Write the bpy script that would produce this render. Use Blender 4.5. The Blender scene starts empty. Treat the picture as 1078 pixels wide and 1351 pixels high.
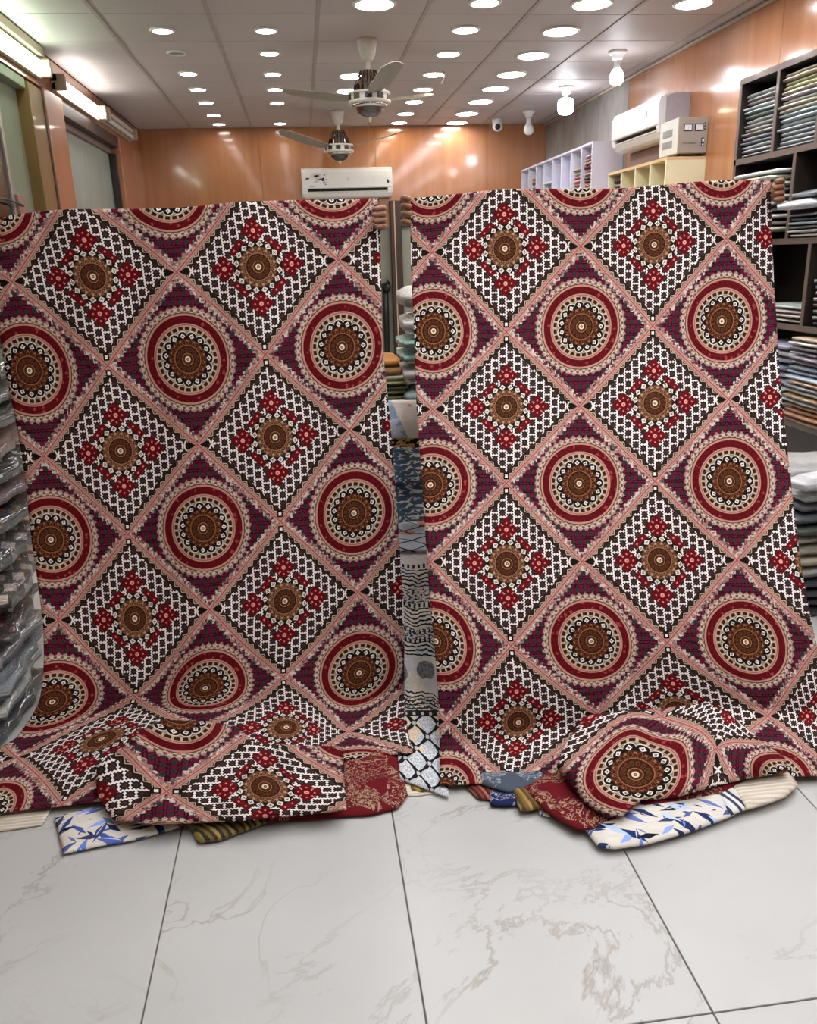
import bpy, bmesh, math, random
import numpy as np
from mathutils import Vector, Matrix
random.seed(7)
RNG = np.random.default_rng(11)
PI = math.pi
C = bpy.context.scene.collection
S = bpy.context.scene

# ------------------------------------------------------------------ camera (solved from the tile grids)
IW, IH = 1078, 1351
FPX = 1069.0
EYE = Vector((0.0, 0.0, 1.537))
FWD = Vector((0.1108, 0.9472, -0.3009)); RGT = Vector((0.9925, -0.1256, -0.0299)); 
FWD.normalize(); RGT = (RGT - FWD * RGT.dot(FWD)).normalized(); UPV = RGT.cross(FWD)
cam_d = bpy.data.cameras.new('camera'); cam = bpy.data.objects.new('camera', cam_d); C.objects.link(cam)
cam_d.sensor_fit = 'HORIZONTAL'; cam_d.sensor_width = 36.0; cam_d.lens = 36.0 * FPX / IW
cam_d.clip_start = 0.05; cam_d.clip_end = 100
cam.matrix_world = Matrix(((RGT.x, UPV.x, -FWD.x, EYE.x), (RGT.y, UPV.y, -FWD.y, EYE.y), (RGT.z, UPV.z, -FWD.z, EYE.z), (0, 0, 0, 1)))
S.camera = cam

# ------------------------------------------------------------------ world, exposure
wd = bpy.data.worlds.new('world'); S.world = wd; wd.use_nodes = True
wd.node_tree.nodes['Background'].inputs[0].default_value = (0.9, 0.95, 1.0, 1)
wd.node_tree.nodes['Background'].inputs[1].default_value = 0.5
S.view_settings.view_transform = 'Standard'; S.view_settings.look = 'None'
S.view_settings.gamma = 1.0; S.view_settings.use_curve_mapping = False
S.view_settings.exposure = 0.15
E_SMALL, E_WARM, E_COOL, E_TUBE, E_BULB = 38.0, 42.0, 46.0, 14.0, 30.0

# ------------------------------------------------------------------ helpers
def ray(x, y): return FWD + RGT * ((x - IW / 2) / FPX) - UPV * ((y - IH / 2) / FPX)
def onY(x, y, Y): d = ray(x, y); return EYE + d * (Y / d.y)
def onX(x, y, X): d = ray(x, y); return EYE + d * (X / d.x)
def onZ(x, y, Z): d = ray(x, y); return EYE + d * ((Z - EYE.z) / d.z)
def lin(c):
    return tuple(((v / 255) / 12.92 if v / 255 <= 0.04045 else ((v / 255 + 0.055) / 1.055) ** 2.4) for v in c)
def col4(c): return lin(c) + (1.0,)
ORD = ['first', 'second', 'third', 'fourth', 'fifth', 'sixth', 'seventh', 'eighth', 'ninth', 'tenth', 'eleventh', 'twelfth',
       'thirteenth', 'fourteenth', 'fifteenth', 'sixteenth', 'seventeenth', 'eighteenth', 'nineteenth', 'twentieth']

def tag(o, label, cat, group=None, kind=None):
    if label: o['label'] = label
    if cat: o['category'] = cat
    if group: o['group'] = group
    if kind: o['kind'] = kind
    return o
def thing(name, label, cat, loc=(0, 0, 0), group=None):
    o = bpy.data.objects.new(name, None); C.objects.link(o); o.location = loc; o.empty_display_size = .05
    return tag(o, label, cat, group)
def obj(name, bm, m, parent=None, smooth=False):
    """link a bmesh built in world coordinates as ONE mesh object (child coordinates are made local to its thing)"""
    if isinstance(bm, bmesh.types.BMesh):
        bmesh.ops.recalc_face_normals(bm, faces=bm.faces[:])
        me = bpy.data.meshes.new(name); bm.to_mesh(me); bm.free()
    else: me = bm
    if m is not None: me.materials.append(m)
    if smooth:
        for p in me.polygons: p.use_smooth = True
    o = bpy.data.objects.new(name, me); C.objects.link(o)
    if parent is not None:
        o.parent = parent
        if parent.type == 'EMPTY': o.location = -Vector(parent.location)
    return o
def struct(name, bm, m, parent=None, smooth=False):
    o = obj(name, bm, m, parent, smooth)
    if parent is None: o['kind'] = 'structure'
    return o
def BM(): return bmesh.new()
def box(bm, x0, x1, y0, y1, z0, z1, bev=0.0, seg=1):
    r = bmesh.ops.create_cube(bm, size=1.0); vs = r['verts']
    for v in vs:
        v.co = Vector(((x0 + x1) / 2 + v.co.x * (x1 - x0), (y0 + y1) / 2 + v.co.y * (y1 - y0), (z0 + z1) / 2 + v.co.z * (z1 - z0)))
    if bev > 0:
        es = list({e for v in vs for e in v.link_edges})
        bmesh.ops.bevel(bm, geom=es, offset=bev, segments=seg, profile=0.5, affect='EDGES')
    return bm
def bx(*a, **k): return box(BM(), *a, **k)
def lathe(bm, prof, n=24, c=(0, 0, 0), ring=False):
    rings = []
    for (r, z) in prof:
        rings.append([bm.verts.new((c[0] + max(r, 1e-4) * math.cos(2 * PI * i / n), c[1] + max(r, 1e-4) * math.sin(2 * PI * i / n), c[2] + z)) for i in range(n)])
    if ring: rings.append(rings[0])
    for a, b in zip(rings, rings[1:]):
        for i in range(n): bm.faces.new((a[i], a[(i + 1) % n], b[(i + 1) % n], b[i]))
    if not ring: bm.faces.new(rings[0]); bm.faces.new(rings[-1][::-1])
    return bm
def tube(bm, pts, rad, n=8, flat=None):
    pts = [Vector(p) for p in pts]; rings = []
    for i, p in enumerate(pts):
        t = (pts[min(i + 1, len(pts) - 1)] - pts[max(i - 1, 0)]).normalized()
        a = t.cross(Vector((0, 0, 1)) if abs(t.z) < .9 else Vector((1, 0, 0))).normalized(); b = t.cross(a)
        rr = rad[i] if isinstance(rad, (list, tuple)) else rad
        rings.append([bm.verts.new(p + a * (rr * math.cos(2 * PI * k / n)) + b * (rr * math.sin(2 * PI * k / n))) for k in range(n)])
    for a, b in zip(rings, rings[1:]):
        for k in range(n): bm.faces.new((a[k], a[(k + 1) % n], b[(k + 1) % n], b[k]))
    bm.faces.new(rings[0][::-1]); bm.faces.new(rings[-1])
    return bm

# ------------------------------------------------------------------ node expressions
class X:
    """a float expression over shader nodes"""
    def __init__(s, nt, v): s.nt = nt; s.v = v
    def _m(s, op, *o):
        n = s.nt.nodes.new('ShaderNodeMath'); n.operation = op
        for i, q in enumerate((s,) + o):
            q = q.v if isinstance(q, X) else q
            if isinstance(q, (int, float)): n.inputs[i].default_value = q
            else: s.nt.links.new(q, n.inputs[i])
        return X(s.nt, n.outputs[0])
    def __add__(s, o): return s._m('ADD', o)
    __radd__ = __add__
    def __sub__(s, o): return s._m('SUBTRACT', o)
    def __rsub__(s, o): return X(s.nt, float(o))._m('SUBTRACT', s)
    def __mul__(s, o): return s._m('MULTIPLY', o)
    __rmul__ = __mul__
    def __truediv__(s, o): return s._m('DIVIDE', o)
    def __lt__(s, o): return s._m('LESS_THAN', o)
    def __gt__(s, o): return s._m('GREATER_THAN', o)
    def __abs__(s): return s._m('ABSOLUTE')
    def __and__(s, o): return s._m('MULTIPLY', o)
    def __or__(s, o): return s._m('MAXIMUM', o)
    def fr(s): return s._m('FRACT')
    def fl(s): return s._m('FLOOR')
    def rnd(s): return s._m('ROUND')
    def sin(s): return s._m('SINE')
    def cos(s): return s._m('COSINE')
    def sqrt(s): return s._m('SQRT')
    def mod(s, o): return s._m('FLOORED_MODULO', o)
    def mn(s, o): return s._m('MINIMUM', o)
    def mx(s, o): return s._m('MAXIMUM', o)
    def atan2(s, o): return s._m('ARCTAN2', o)
    def within(s, lo, hi): return (s > lo) & (s < hi)
def tri(x): return abs(x.fr() - .5) * 2.0          # 1 .. 0 .. 1
class Mat:
    def __init__(s, name, rough=.6, spec=.5, metal=0.0, coat=0.0, sheen=0.0):
        s.m = bpy.data.materials.new(name); s.m.use_nodes = True; s.nt = s.m.node_tree
        s.b = s.nt.nodes['Principled BSDF']; i = s.b.inputs
        i['Roughness'].default_value = rough; i['Metallic'].default_value = metal; i['Specular IOR Level'].default_value = spec
        i['Coat Weight'].default_value = coat; i['Coat Roughness'].default_value = .08; i['Sheen Weight'].default_value = sheen
    def node(s, t, **k):
        n = s.nt.nodes.new(t)
        for a, b in k.items(): setattr(n, a, b)
        return n
    def uv(s):
        n = s.node('ShaderNodeUVMap'); sp = s.node('ShaderNodeSeparateXYZ'); s.nt.links.new(n.outputs[0], sp.inputs[0])
        s.vec = n.outputs[0]; return X(s.nt, sp.outputs[0]), X(s.nt, sp.outputs[1])
    def pos(s, which='Object'):
        n = s.node('ShaderNodeTexCoord') if which != 'World' else s.node('ShaderNodeNewGeometry')
        o = n.outputs[which] if which != 'World' else n.outputs['Position']
        sp = s.node('ShaderNodeSeparateXYZ'); s.nt.links.new(o, sp.inputs[0]); s.vec = o
        return tuple(X(s.nt, sp.outputs[k]) for k in range(3))
    def comb(s, *c):
        n = s.node('ShaderNodeCombineXYZ')
        for k, q in enumerate(c):
            if isinstance(q, X): s.nt.links.new(q.v, n.inputs[k])
            else: n.inputs[k].default_value = q
        return n.outputs[0]
    def noise(s, vec, scale, detail=2.0, rough=.5, dist=0.0):
        n = s.node('ShaderNodeTexNoise'); n.inputs['Scale'].default_value = scale; n.inputs['Detail'].default_value = detail
        n.inputs['Roughness'].default_value = rough; n.inputs['Distortion'].default_value = dist
        if vec is not None: s.nt.links.new(vec, n.inputs['Vector'])
        return X(s.nt, n.outputs['Fac'])
    def voro(s, vec, scale, feat='F1', rnd=1.0, dist='EUCLIDEAN'):
        n = s.node('ShaderNodeTexVoronoi'); n.feature = feat; n.distance = dist; n.inputs['Scale'].default_value = scale; n.inputs['Randomness'].default_value = rnd
        s.nt.links.new(vec, n.inputs['Vector'])
        sp = s.node('ShaderNodeSeparateXYZ')
        if feat == 'F1': s.nt.links.new(n.outputs['Color'], sp.inputs[0])
        return X(s.nt, n.outputs['Distance']), X(s.nt, sp.outputs[0]), X(s.nt, sp.outputs[1])
    def rand(s): n = s.node('ShaderNodeObjectInfo'); return X(s.nt, n.outputs['Random'])
    def ocol(s): n = s.node('ShaderNodeObjectInfo'); return n.outputs['Color']
    def rgb(s, c): n = s.node('ShaderNodeRGB'); n.outputs[0].default_value = col4(c); return n.outputs[0]
    def mix(s, fac, a, b):
        n = s.node('ShaderNodeMix', data_type='RGBA')
        f = fac.v if isinstance(fac, X) else fac
        if isinstance(f, (int, float)): n.inputs[0].default_value = f
        else: s.nt.links.new(f, n.inputs[0])
        for k, q in ((6, a), (7, b)):
            if isinstance(q, tuple): n.inputs[k].default_value = col4(q)
            else: s.nt.links.new(q, n.inputs[k])
        return n.outputs[2]
    def base(s, c):
        if isinstance(c, tuple): s.b.inputs['Base Color'].default_value = col4(c)
        else: s.nt.links.new(c, s.b.inputs['Base Color'])
        return s
    def bump(s, h, strength=.3, dist=.01):
        n = s.node('ShaderNodeBump'); n.inputs['Strength'].default_value = strength; n.inputs['Distance'].default_value = dist
        s.nt.links.new(h.v, n.inputs['Height']); s.nt.links.new(n.outputs[0], s.b.inputs['Normal']); return s
    def rough(s, x): s.nt.links.new(x.v, s.b.inputs['Roughness']); return s
def plain(name, c, rough=.6, spec=.5, metal=0., coat=0., var=.06, scale=30):
    M = Mat(name, rough, spec, metal, coat); M.pos('Object')
    n = M.noise(M.vec, scale, 3)
    M.base(M.mix(n, tuple(max(0, v * (1 - var)) for v in c), tuple(min(255, v * (1 + var)) for v in c)))
    return M.m
def emit(name, c, e):
    m = bpy.data.materials.new(name); m.use_nodes = True; nt = m.node_tree; nt.nodes.clear()
    n = nt.nodes.new('ShaderNodeEmission'); o = nt.nodes.new('ShaderNodeOutputMaterial')
    n.inputs[0].default_value = col4(c); n.inputs[1].default_value = e; nt.links.new(n.outputs[0], o.inputs[0]); return m

# ------------------------------------------------------------------ the printed cloth
def medallion_print(name='medallion_cotton_print'):
    M = Mat(name, rough=.85, spec=.15); u, v = M.uv(); nt = M.nt
    a = u - u.rnd(); b = v - v.rnd(); fa = u - u.fl() - .5; fb = v - v.fl() - .5
    L = abs(a) + abs(b); L2 = abs(fa) + abs(fb)
    sC = .5 - L; sF = .5 - L2
    r = (a * a + b * b).sqrt(); th = b.atan2(a) * (1 / (2 * PI)) + .5
    r2 = (fa * fa + fb * fb).sqrt(); th2 = fb.atan2(fa) * (1 / (2 * PI)) + .5
    e = abs(a) - abs(b); e2 = abs(fa) - abs(fb)
    _, g1, g2 = M.voro(M.vec, 62.0)
    _, k1, k2 = M.voro(M.vec, 110.0)
    # --- magenta ground with rows of dark dots
    row = (b / .05).fl(); gx = (a / .05 + row * .5).fr() - .5; gy = (b / .05).fr() - .5
    gd = (gx * gx + gy * gy).sqrt()
    cC = M.mix((abs(gx) > .33) & (abs(gy) < .3), (40, 8, 24), (108, 13, 46)); cC = M.mix((abs(gy) > .42) & (k1 > .3), cC, (110, 20, 52))
    cC = M.mix(k1 > .84, cC, (86, 13, 42))
    cC = M.mix(gd < .3, cC, (54, 48, 50)); cC = M.mix(gd < .14, cC, (38, 42, 40))
    # border band inside the medallion diamond
    edge = .046 + tri(e / .05) * .022
    band = M.mix(g1 > .48, (158, 120, 112), (206, 196, 186)); band = M.mix(g2 > .76, band, (92, 44, 66)); band = M.mix(k2 > .80, band, (92, 92, 86))
    leaf = (tri(e / .05) * .022 + .012)
    band = M.mix((sC < leaf) & (sC > .016), band, (186, 140, 126))
    cC = M.mix(sC < edge, cC, band)
    cC = M.mix(sC < .013, cC, (190, 152, 140)); cC = M.mix(sC < .0055, cC, (168, 80, 78))
    # beige scalloped collar round the ring
    t40 = tri(th * 44.0)
    col_o = .290 + t40 * .017
    cC = M.mix(r < (col_o + .008) , cC, M.mix(g2 > .5, (70, 26, 48), (150, 104, 110)))
    cC = M.mix(r < col_o, cC, (200, 184, 168))
    cC = M.mix((r < .290) & (r > .276) & (t40 < .45), cC, (96, 88, 74))
    cC = M.mix((r < .303) & (r > .292) & (t40 > .62), cC, (168, 130, 120))
    cC = M.mix((r < .278) & (t40 > .5), cC, (160, 120, 100))
    cC = M.mix((r < .268), cC, (66, 40, 26))
    # pink lines, red ring
    cC = M.mix(r < .2625, cC, (190, 138, 126)); cC = M.mix(r < .2505, cC, (70, 12, 16))
    red = M.mix(M.noise(M.vec, 55.0, 2) > .53, (98, 8, 18), (80, 5, 13))
    red = M.mix(g2 > .94, red, (150, 60, 60))
    cC = M.mix(r < .2485, cC, red)
    cC = M.mix(r < .2065, cC, (190, 140, 126)); cC = M.mix((r < .199) & (r > .196), cC, (110, 60, 50)); cC = M.mix(r < .189, cC, (190, 172, 150))
    d30 = (th * 28.0).fr()
    cC = M.mix((r < .187) & (r > .166) & (d30 > .15) & (d30 < .85), cC, (52, 26, 14))
    cC = M.mix((r < .163), cC, (150, 130, 108))
    def lobes(c, r, th, nl, rin, rout, disc, spoke):
        l = abs((th * nl).fr() - .5) * 2.0                 # 0 on a lobe's middle, 1 between two lobes
        sc = (rin + .014) + (rout - rin - .014) * (1.0 - l * l)._m('SQRT')
        c = M.mix(r < sc + .005, c, (226, 218, 206)); c = M.mix(r < sc, c, (14, 10, 10))
        lx = l * (PI / nl) * r; dr = r - (rin + .015)
        q = abs(dr) + lx
        c = M.mix(q < .0155, c, (236, 232, 226)); c = M.mix((abs(dr) < .0022) | (lx < .0022), c, M.mix(q < .009, c, (90, 80, 76)))
        c = M.mix(r < rin, c, disc)
        # petals in the disc
        pe = (1.0 - l) * .042 + .078
        c = M.mix((abs(r - pe) < .0035) & (r > .08), c, spoke)
        l2 = abs((th * nl + .5).fr() - .5) * 2.0
        pe2 = (1.0 - l2) * .03 + .078
        c = M.mix((abs(r - pe2) < .003) & (r > .08), c, spoke)
        c = M.mix((abs(r - .107) < .005) & (l2 < .3), c, (150, 104, 76))
        c = M.mix(r < .083, c, (150, 96, 60)); c = M.mix(r < .0775, c, (50, 22, 10))
        lp = abs((th * 14.0).fr() - .5) * 2.0
        pp = (abs(r - .056) / .017); pq = lp * lp * .9 + pp * pp
        c = M.mix(pq < .62, c, (92, 54, 30)); c = M.mix(pq < .22, c, (70, 36, 18))
        c = M.mix(r < .036, c, (150, 104, 66)); c = M.mix(r < .031, c, (70, 36, 18))
        c = M.mix(r < .0175, c, (232, 214, 190)); c = M.mix(r < .0085, c, (40, 20, 14)); c = M.mix(r < .0035, c, (220, 200, 180))
        return c
    cC = lobes(cC, r, th, 15, .119, .158, (58, 26, 12), (120, 70, 40))
    # --- flower diamond: white zigzag lattice on dark brown
    colx = (fa / .0505).fl(); lx = (fa / .0505).fr() - .5; ly = (fb / .0525 + colx.mod(2.0) * .5).fr() - .5
    zig = tri(ly * 3.0 + .5) * .13
    cF = M.mix((abs(lx) + abs(ly)) < .3, (38, 24, 26), (60, 42, 44))
    cF = M.mix((abs(lx) + zig) > .455, cF, (240, 236, 232))
    dumb = (abs(abs(lx) - .2) + abs(abs(ly) - .5) * 1.0)
    cF = M.mix(dumb < .18, cF, (242, 238, 235)); cF = M.mix((abs(ly) > .44) & (abs(lx) < .36), cF, (232, 226, 222))
        # diamond frame
    step = (tri(e2 / .101) * .012)
    cF = M.mix(sF < (.066 + step), cF, (46, 28, 20))
    te = tri(e2 / .078)
    cF = M.mix(sF < (.036 + (1.0 - te) * .034), cF, (16, 11, 10))
    cF = M.mix(sF < (.028 + (1.0 - te) * .030), cF, (196, 174, 154))
    cF = M.mix((sF < (.020 + (1.0 - te) * .028)) & (sF > .03), cF, (26, 18, 16)); cF = M.mix((sF < (.012 + (1.0 - te) * .026)) & (sF > .03), cF, (196, 170, 148))
    cF = M.mix(sF < .028, cF, M.mix(k1 > .5, (172, 140, 126), (156, 118, 108))); cF = M.mix(sF < .013, cF, (190, 154, 140)); cF = M.mix(sF < .0055, cF, (168, 80, 78))
    # arrow at the side corners, little square at the top and bottom corners
    ax, ay = abs(fa), abs(fb)
    cF = M.mix((ax > .41) & (ax < .43) & (ay < .03) & (abs(ax - .412 - ay * .5) < .005), cF, (232, 226, 220))
    cF = M.mix((ax > .425) & (ax < .486) & (ay < ((.486 - ax) * .55)) & (ay < .02) & ((ax + ay * .5) > .432), cF, (18, 11, 10))
    cF = M.mix((ay > .434) & (ay < .474) & (ax < .019), cF, (16, 11, 11))
    cF = M.mix((abs(ay - .454) < .010) & (ax < .009), cF, (236, 230, 224))
    # red flowers round the medallion
    def quat(c, x, y, s):
        ax_, ay_ = abs(x), abs(y); mxx = ax_.mx(ay_); mnn = ax_.mn(ay_)
        body = (abs(mxx - s * .55) + mnn) < s * .47
        c = M.mix(((mxx - s * .38) * (mxx - s * .38) + (mnn - s * .38) * (mnn - s * .38)) < s * s * .012, c, (206, 120, 116))
        c = M.mix(body | ((ax_ + ay_) < s * .56), c, M.mix(M.noise(M.vec, 90.0, 1) > .5, (108, 8, 16), (88, 4, 10)))
        q = (abs(mxx - s * .52) * abs(mxx - s * .52) + mnn * mnn).sqrt()
        c = M.mix(q < s * .07, c, (214, 130, 124))
        rr = (x * x + y * y).sqrt()
        c = M.mix(rr < s * .17, c, (232, 160, 150)); c = M.mix(rr < s * .06, c, (190, 80, 80))
        return c
    big = ax.mx(ay) - .21; sm = ax.mn(ay)
    cF = quat(cF, big, sm, .078)
    dx = (ax + ay) * .7071 - .168; dy = (ax - ay) * .7071
    qd = (abs(abs(dy) - .03) + abs(dx))
    cF = M.mix((abs(abs(dy) - .026) < .03) & (abs(dx) < .021), cF, (100, 8, 18)); cF = M.mix((abs(abs(dy) - .026) < .006) & (abs(dx) < .005), cF, (214, 130, 124))
    cF = M.mix(r2 < .15, cF, (24, 16, 16))
    def lobes2(c, r, th, nl):
        l = abs((th * nl).fr() - .5) * 2.0
        lx_ = l * (PI / nl) * r; q = abs(r - .134) + lx_ * .9
        sc = .126 + .028 * (1.0 - l * l)._m('SQRT')
        c = M.mix(r < .156, c, M.mix(r < sc, cF0, (20, 14, 14)))
        c = M.mix(q < .0185, c, (234, 230, 222)); c = M.mix((q < .012) & ((abs(r - .134) < .0026) | (lx_ < .0026)), c, (120, 110, 100))
        c = M.mix(r < .118, c, (78, 52, 34))
        pe = (1.0 - l) * .034 + .082
        c = M.mix((abs(r - pe) < .0032) & (r > .08), c, (160, 118, 88)); c = M.mix((abs(r - .103) < .006) & (l < .28), c, (182, 150, 120))
        l2 = abs((th * nl + .5).fr() - .5) * 2.0
        pe2 = (1.0 - l2) * .03 + .082
        c = M.mix((abs(r - pe2) < .003) & (r > .08), c, (136, 96, 66))
        c = M.mix(r < .081, c, (160, 106, 74)); c = M.mix(r < .0755, c, (52, 24, 12))
        lp = abs((th * 14.0).fr() - .5) * 2.0
        pp = (abs(r - .055) / .017); pq = lp * lp * .9 + pp * pp
        c = M.mix(pq < .62, c, (92, 54, 30)); c = M.mix(pq < .22, c, (70, 36, 18))
        c = M.mix(r < .036, c, (150, 104, 66)); c = M.mix(r < .031, c, (70, 36, 18))
        c = M.mix(r < .0175, c, (232, 214, 190)); c = M.mix(r < .0085, c, (40, 20, 14)); c = M.mix(r < .0035, c, (220, 200, 180))
        return c
    cF0 = cF
    cF = lobes2(cF, r2, th2, 16)
    fin = M.mix(L < .5, cF, cC)
    M.base(fin)
    M.bump(M.noise(M.comb(u * 9.0, v * 5.0, 0.0), 1.0, 5, .62, .5), .5, .012)
    return M.m
# ------------------------------------------------------------------ materials
def wood_veneer(name, c1, c2, c3, rough=.28, coat=.5, scale=1.0):
    M = Mat(name, rough=rough, coat=coat); x, y, z = M.pos('World')
    v = M.comb((x + y) * 60.0 * scale, (x - y) * 9.0 * scale, z * 1.6)
    n = M.noise(v, 1.0, 4, .6, .4); v2 = M.comb((x + y) * 9.0 * scale, 0.0, z * .5); n2 = M.noise(v2, 1.0, 3, .5, .6)
    c = M.mix(n, c1, c2); c = M.mix((n2 - .35) * 1.6, c, c3)
    M.base(c); M.bump(n, .05, .003); return M.m
M_VENEER = wood_veneer('honey_wood_veneer', (170, 112, 70), (188, 130, 88), (160, 100, 62), .2, .6)
M_VENEER_DK = wood_veneer('brown_wood_veneer', (50, 31, 22), (64, 40, 29), (44, 28, 21), .45, .05)
M_POST = wood_veneer('orange_wood_post', (158, 100, 72), (178, 118, 86), (146, 92, 66), .3, .4)
M_OLIVE = wood_veneer('olive_wood_frame', (116, 88, 46), (134, 102, 56), (104, 76, 40), .4, .3)
M_DARKWOOD = wood_veneer('dark_walnut_board', (32, 24, 21), (45, 34, 30), (29, 21, 19), .45, .15)
M_WALNUT_EDGE = wood_veneer('grey_brown_edge_band', (96, 80, 72), (112, 96, 88), (92, 76, 68), .4, .2)
def ceiling_mat():
    M = Mat('ceiling_board', rough=.55, spec=.4); x, y, z = M.pos('World')
    n = M.noise(M.vec, 3.0, 3); r = M.rand()
    M.base(M.mix((n * .5 + r * .5), (182, 172, 168), (194, 184, 180))); M.bump(M.noise(M.vec, 220.0, 2), .08, .002); return M.m
M_CEIL = ceiling_mat()
M_TBAR = plain('ceiling_grid_bar', (164, 152, 146), .5)
M_GAP = plain('ceiling_recess', (60, 54, 52), .8)
def marble_mat():
    M = Mat('polished_marble_tile', rough=.16, spec=.45); x, y, z = M.pos('World'); rd = M.rand()
    v = M.comb(x + rd * 7.0, y + rd * 13.0, rd * 5.0)
    vd = M.comb(x * .5 + y * .8 + rd * 7.0, y * 1.3 - x * 1.1 + rd * 13.0, rd * 5.0)
    w = M.noise(vd, 1.3, 7, .68, .7); vein = abs(w - .5); msk = M.noise(v, 1.3, 2, .5, .0)
    v2 = M.comb(x * .6 + y * .9 + rd * 3.0, y * .6 - x * .7, rd * 9.0)
    w2 = M.noise(v2, 1.7, 4, .6, 1.6); vein2 = abs(w2 - .52)
    cl = M.noise(v, 2.2, 4, .6)
    c = M.mix(cl, (188, 191, 190), (204, 207, 206))
    f = (1.0 - vein * 60.0).mx(0.0) * ((msk - .5) * 5.0).mx(0.0).mn(1.0)
    c = M.mix(f * .6, c, (138, 126, 114))
    f2 = (1.0 - vein2 * 90.0).mx(0.0) * ((M.noise(v2, 1.2, 2) - .5) * 6.0).mx(0.0).mn(1.0)
    c = M.mix(f2 * .6, c, (140, 124, 110))
    bl = ((M.noise(v, 1.6, 6, .65, .4) - .64) * 12.0).mx(0.0).mn(1.0)
    c = M.mix(bl * .4, c, (150, 142, 132))
    M.base(c); M.rough(.27 + M.noise(v, 6.0, 3) * .12); return M.m
M_TILE = marble_mat()
M_GROUT = plain('grey_grout', (104, 100, 96), .8)
M_PLASTER = plain('grey_painted_wall', (128, 126, 114), .7, scale=4, var=.1)
def concrete_mat():
    M = Mat('grey_mottled_wallpaper', rough=.45, spec=.4); x, y, z = M.pos('World')
    v = M.comb(x * 2.0, y * 3.0, z * 1.4); n = M.noise(v, 2.2, 6, .65, .5); n2 = M.noise(M.comb(x, y * 6.0, z * 1.2), 2.0, 4, .6)
    M.base(M.mix((n * 1.7 - .35), M.mix(n2, (146, 142, 136), (172, 168, 162)), (112, 108, 102))); return M.m
M_CONC = concrete_mat()
def streak_mat():
    M = Mat('frosted_grey_panel', rough=.35, spec=.5); x, y, z = M.pos('World')
    n = M.noise(M.comb(x, y * 14.0, z * 1.2), 1.6, 5, .65, .3)
    M.base(M.mix(n * 1.5 - .25, (126, 136, 128), (164, 172, 164))); return M.m
M_STREAK = streak_mat()
M_BOARD = plain('grey_green_board', (122, 124, 104), .6)
M_BROWNB = plain('dark_brown_board', (72, 54, 44), .6)
M_ALU = plain('aluminium', (170, 160, 152), .35, metal=.6)
M_BEIGE = plain('beige_trim', (176, 160, 140), .5)
M_WHITE = plain('white_plastic', (226, 224, 220), .35, coat=.2, var=.02)
M_CREAM = plain('cream_laminate', (226, 216, 178), .4, var=.02)
M_LILAC = plain('white_laminate', (214, 212, 226), .4, var=.02)
M_BLACK = plain('black_plastic', (20, 19, 19), .45)
M_CHROME = plain('polished_chrome', (206, 200, 192), .12, metal=1.0, var=.02)
M_BRONZE = plain('smoked_brown_glass', (64, 44, 34), .12, coat=.8)
M_FANW = plain('fan_white_enamel', (214, 208, 198), .35)
M_BLADE = plain('grey_beige_fan_blade', (150, 142, 126), .35)
M_SKIN = plain('brown_skin', (128, 86, 62), .5, var=.1)
M_GREY = plain('grey_enamel', (160, 150, 138), .45, var=.03)
M_GREYL = plain('pale_grey_enamel', (206, 204, 192), .45, var=.03)
M_VENTG = plain('grey_grille', (150, 148, 138), .5)
M_METER = plain('meter_face', (226, 228, 232), .3)
E_W = emit('downlight_neutral', (255, 250, 240), E_SMALL)
E_Y = emit('downlight_warm', (255, 240, 212), E_WARM)
E_C = emit('downlight_cool', (246, 248, 255), E_COOL)
E_T1 = emit('tube_greenish', (226, 255, 226), E_TUBE)
E_T2 = emit('tube_white', (255, 252, 246), E_TUBE)
E_BL = emit('lamp_glass_lit', (244, 246, 255), E_BULB)

# ------------------------------------------------------------------ room shell
XL, XR, YB, YF, ZC = -1.58, 2.75, 9.4, -1.3, 2.865
floor = struct('floor', bx(XL - .12, XR + .12, YF - .1, YB + .12, -.06, -.004), M_GROUT)
tx0, ty0, TW, TL = -0.445, 1.224, 0.6, 1.2
def flat_tile(w, l, h): return bx(-w / 2, w / 2, -l / 2, l / 2, -h, 0, .0012)
cache = {}
for i in range(-3, 7):
    for j in range(-3, 7):
        x0, x1 = max(XL, tx0 + i * TW), min(XR, tx0 + (i + 1) * TW); y0, y1 = max(YF, ty0 + j * TL), min(YB, ty0 + (j + 1) * TL)
        if x1 - x0 < .02 or y1 - y0 < .02: continue
        k = (round(x1 - x0, 3), round(y1 - y0, 3))
        if k not in cache:
            o = struct('floor_tile', flat_tile(k[0] - .004, k[1] - .004, .006), M_TILE, floor); cache[k] = o.data
        else:
            o = bpy.data.objects.new('floor_tile', cache[k]); C.objects.link(o); o.parent = floor
        o.location = ((x0 + x1) / 2, (y0 + y1) / 2, 0)
ceiling = struct('ceiling', bx(XL - .12, XR + .12, YF - .1, YB + .12, ZC + .012, ZC + .08), M_GAP)
cx0, cy0, CT = -1.034, 5.262, .61
cache = {}
for i in range(-1, 7):
    for j in range(-11, 7):
        x0, x1 = max(XL, cx0 + i * CT), min(XR, cx0 + (i + 1) * CT); y0, y1 = max(YF, cy0 + j * CT), min(YB, cy0 + (j + 1) * CT)
        if x1 - x0 < .02 or y1 - y0 < .02: continue
        k = (round(x1 - x0, 3), round(y1 - y0, 3))
        if k not in cache:
            o = struct('ceiling_tile', bx(-k[0] / 2 + .005, k[0] / 2 - .005, -k[1] / 2 + .004, k[1] / 2 - .004, 0, .012, .0025), M_CEIL, ceiling); cache[k] = o.data
        else:
            o = bpy.data.objects.new('ceiling_tile', cache[k]); C.objects.link(o); o.parent = ceiling
        o.location = ((x0 + x1) / 2, (y0 + y1) / 2, ZC)
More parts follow.
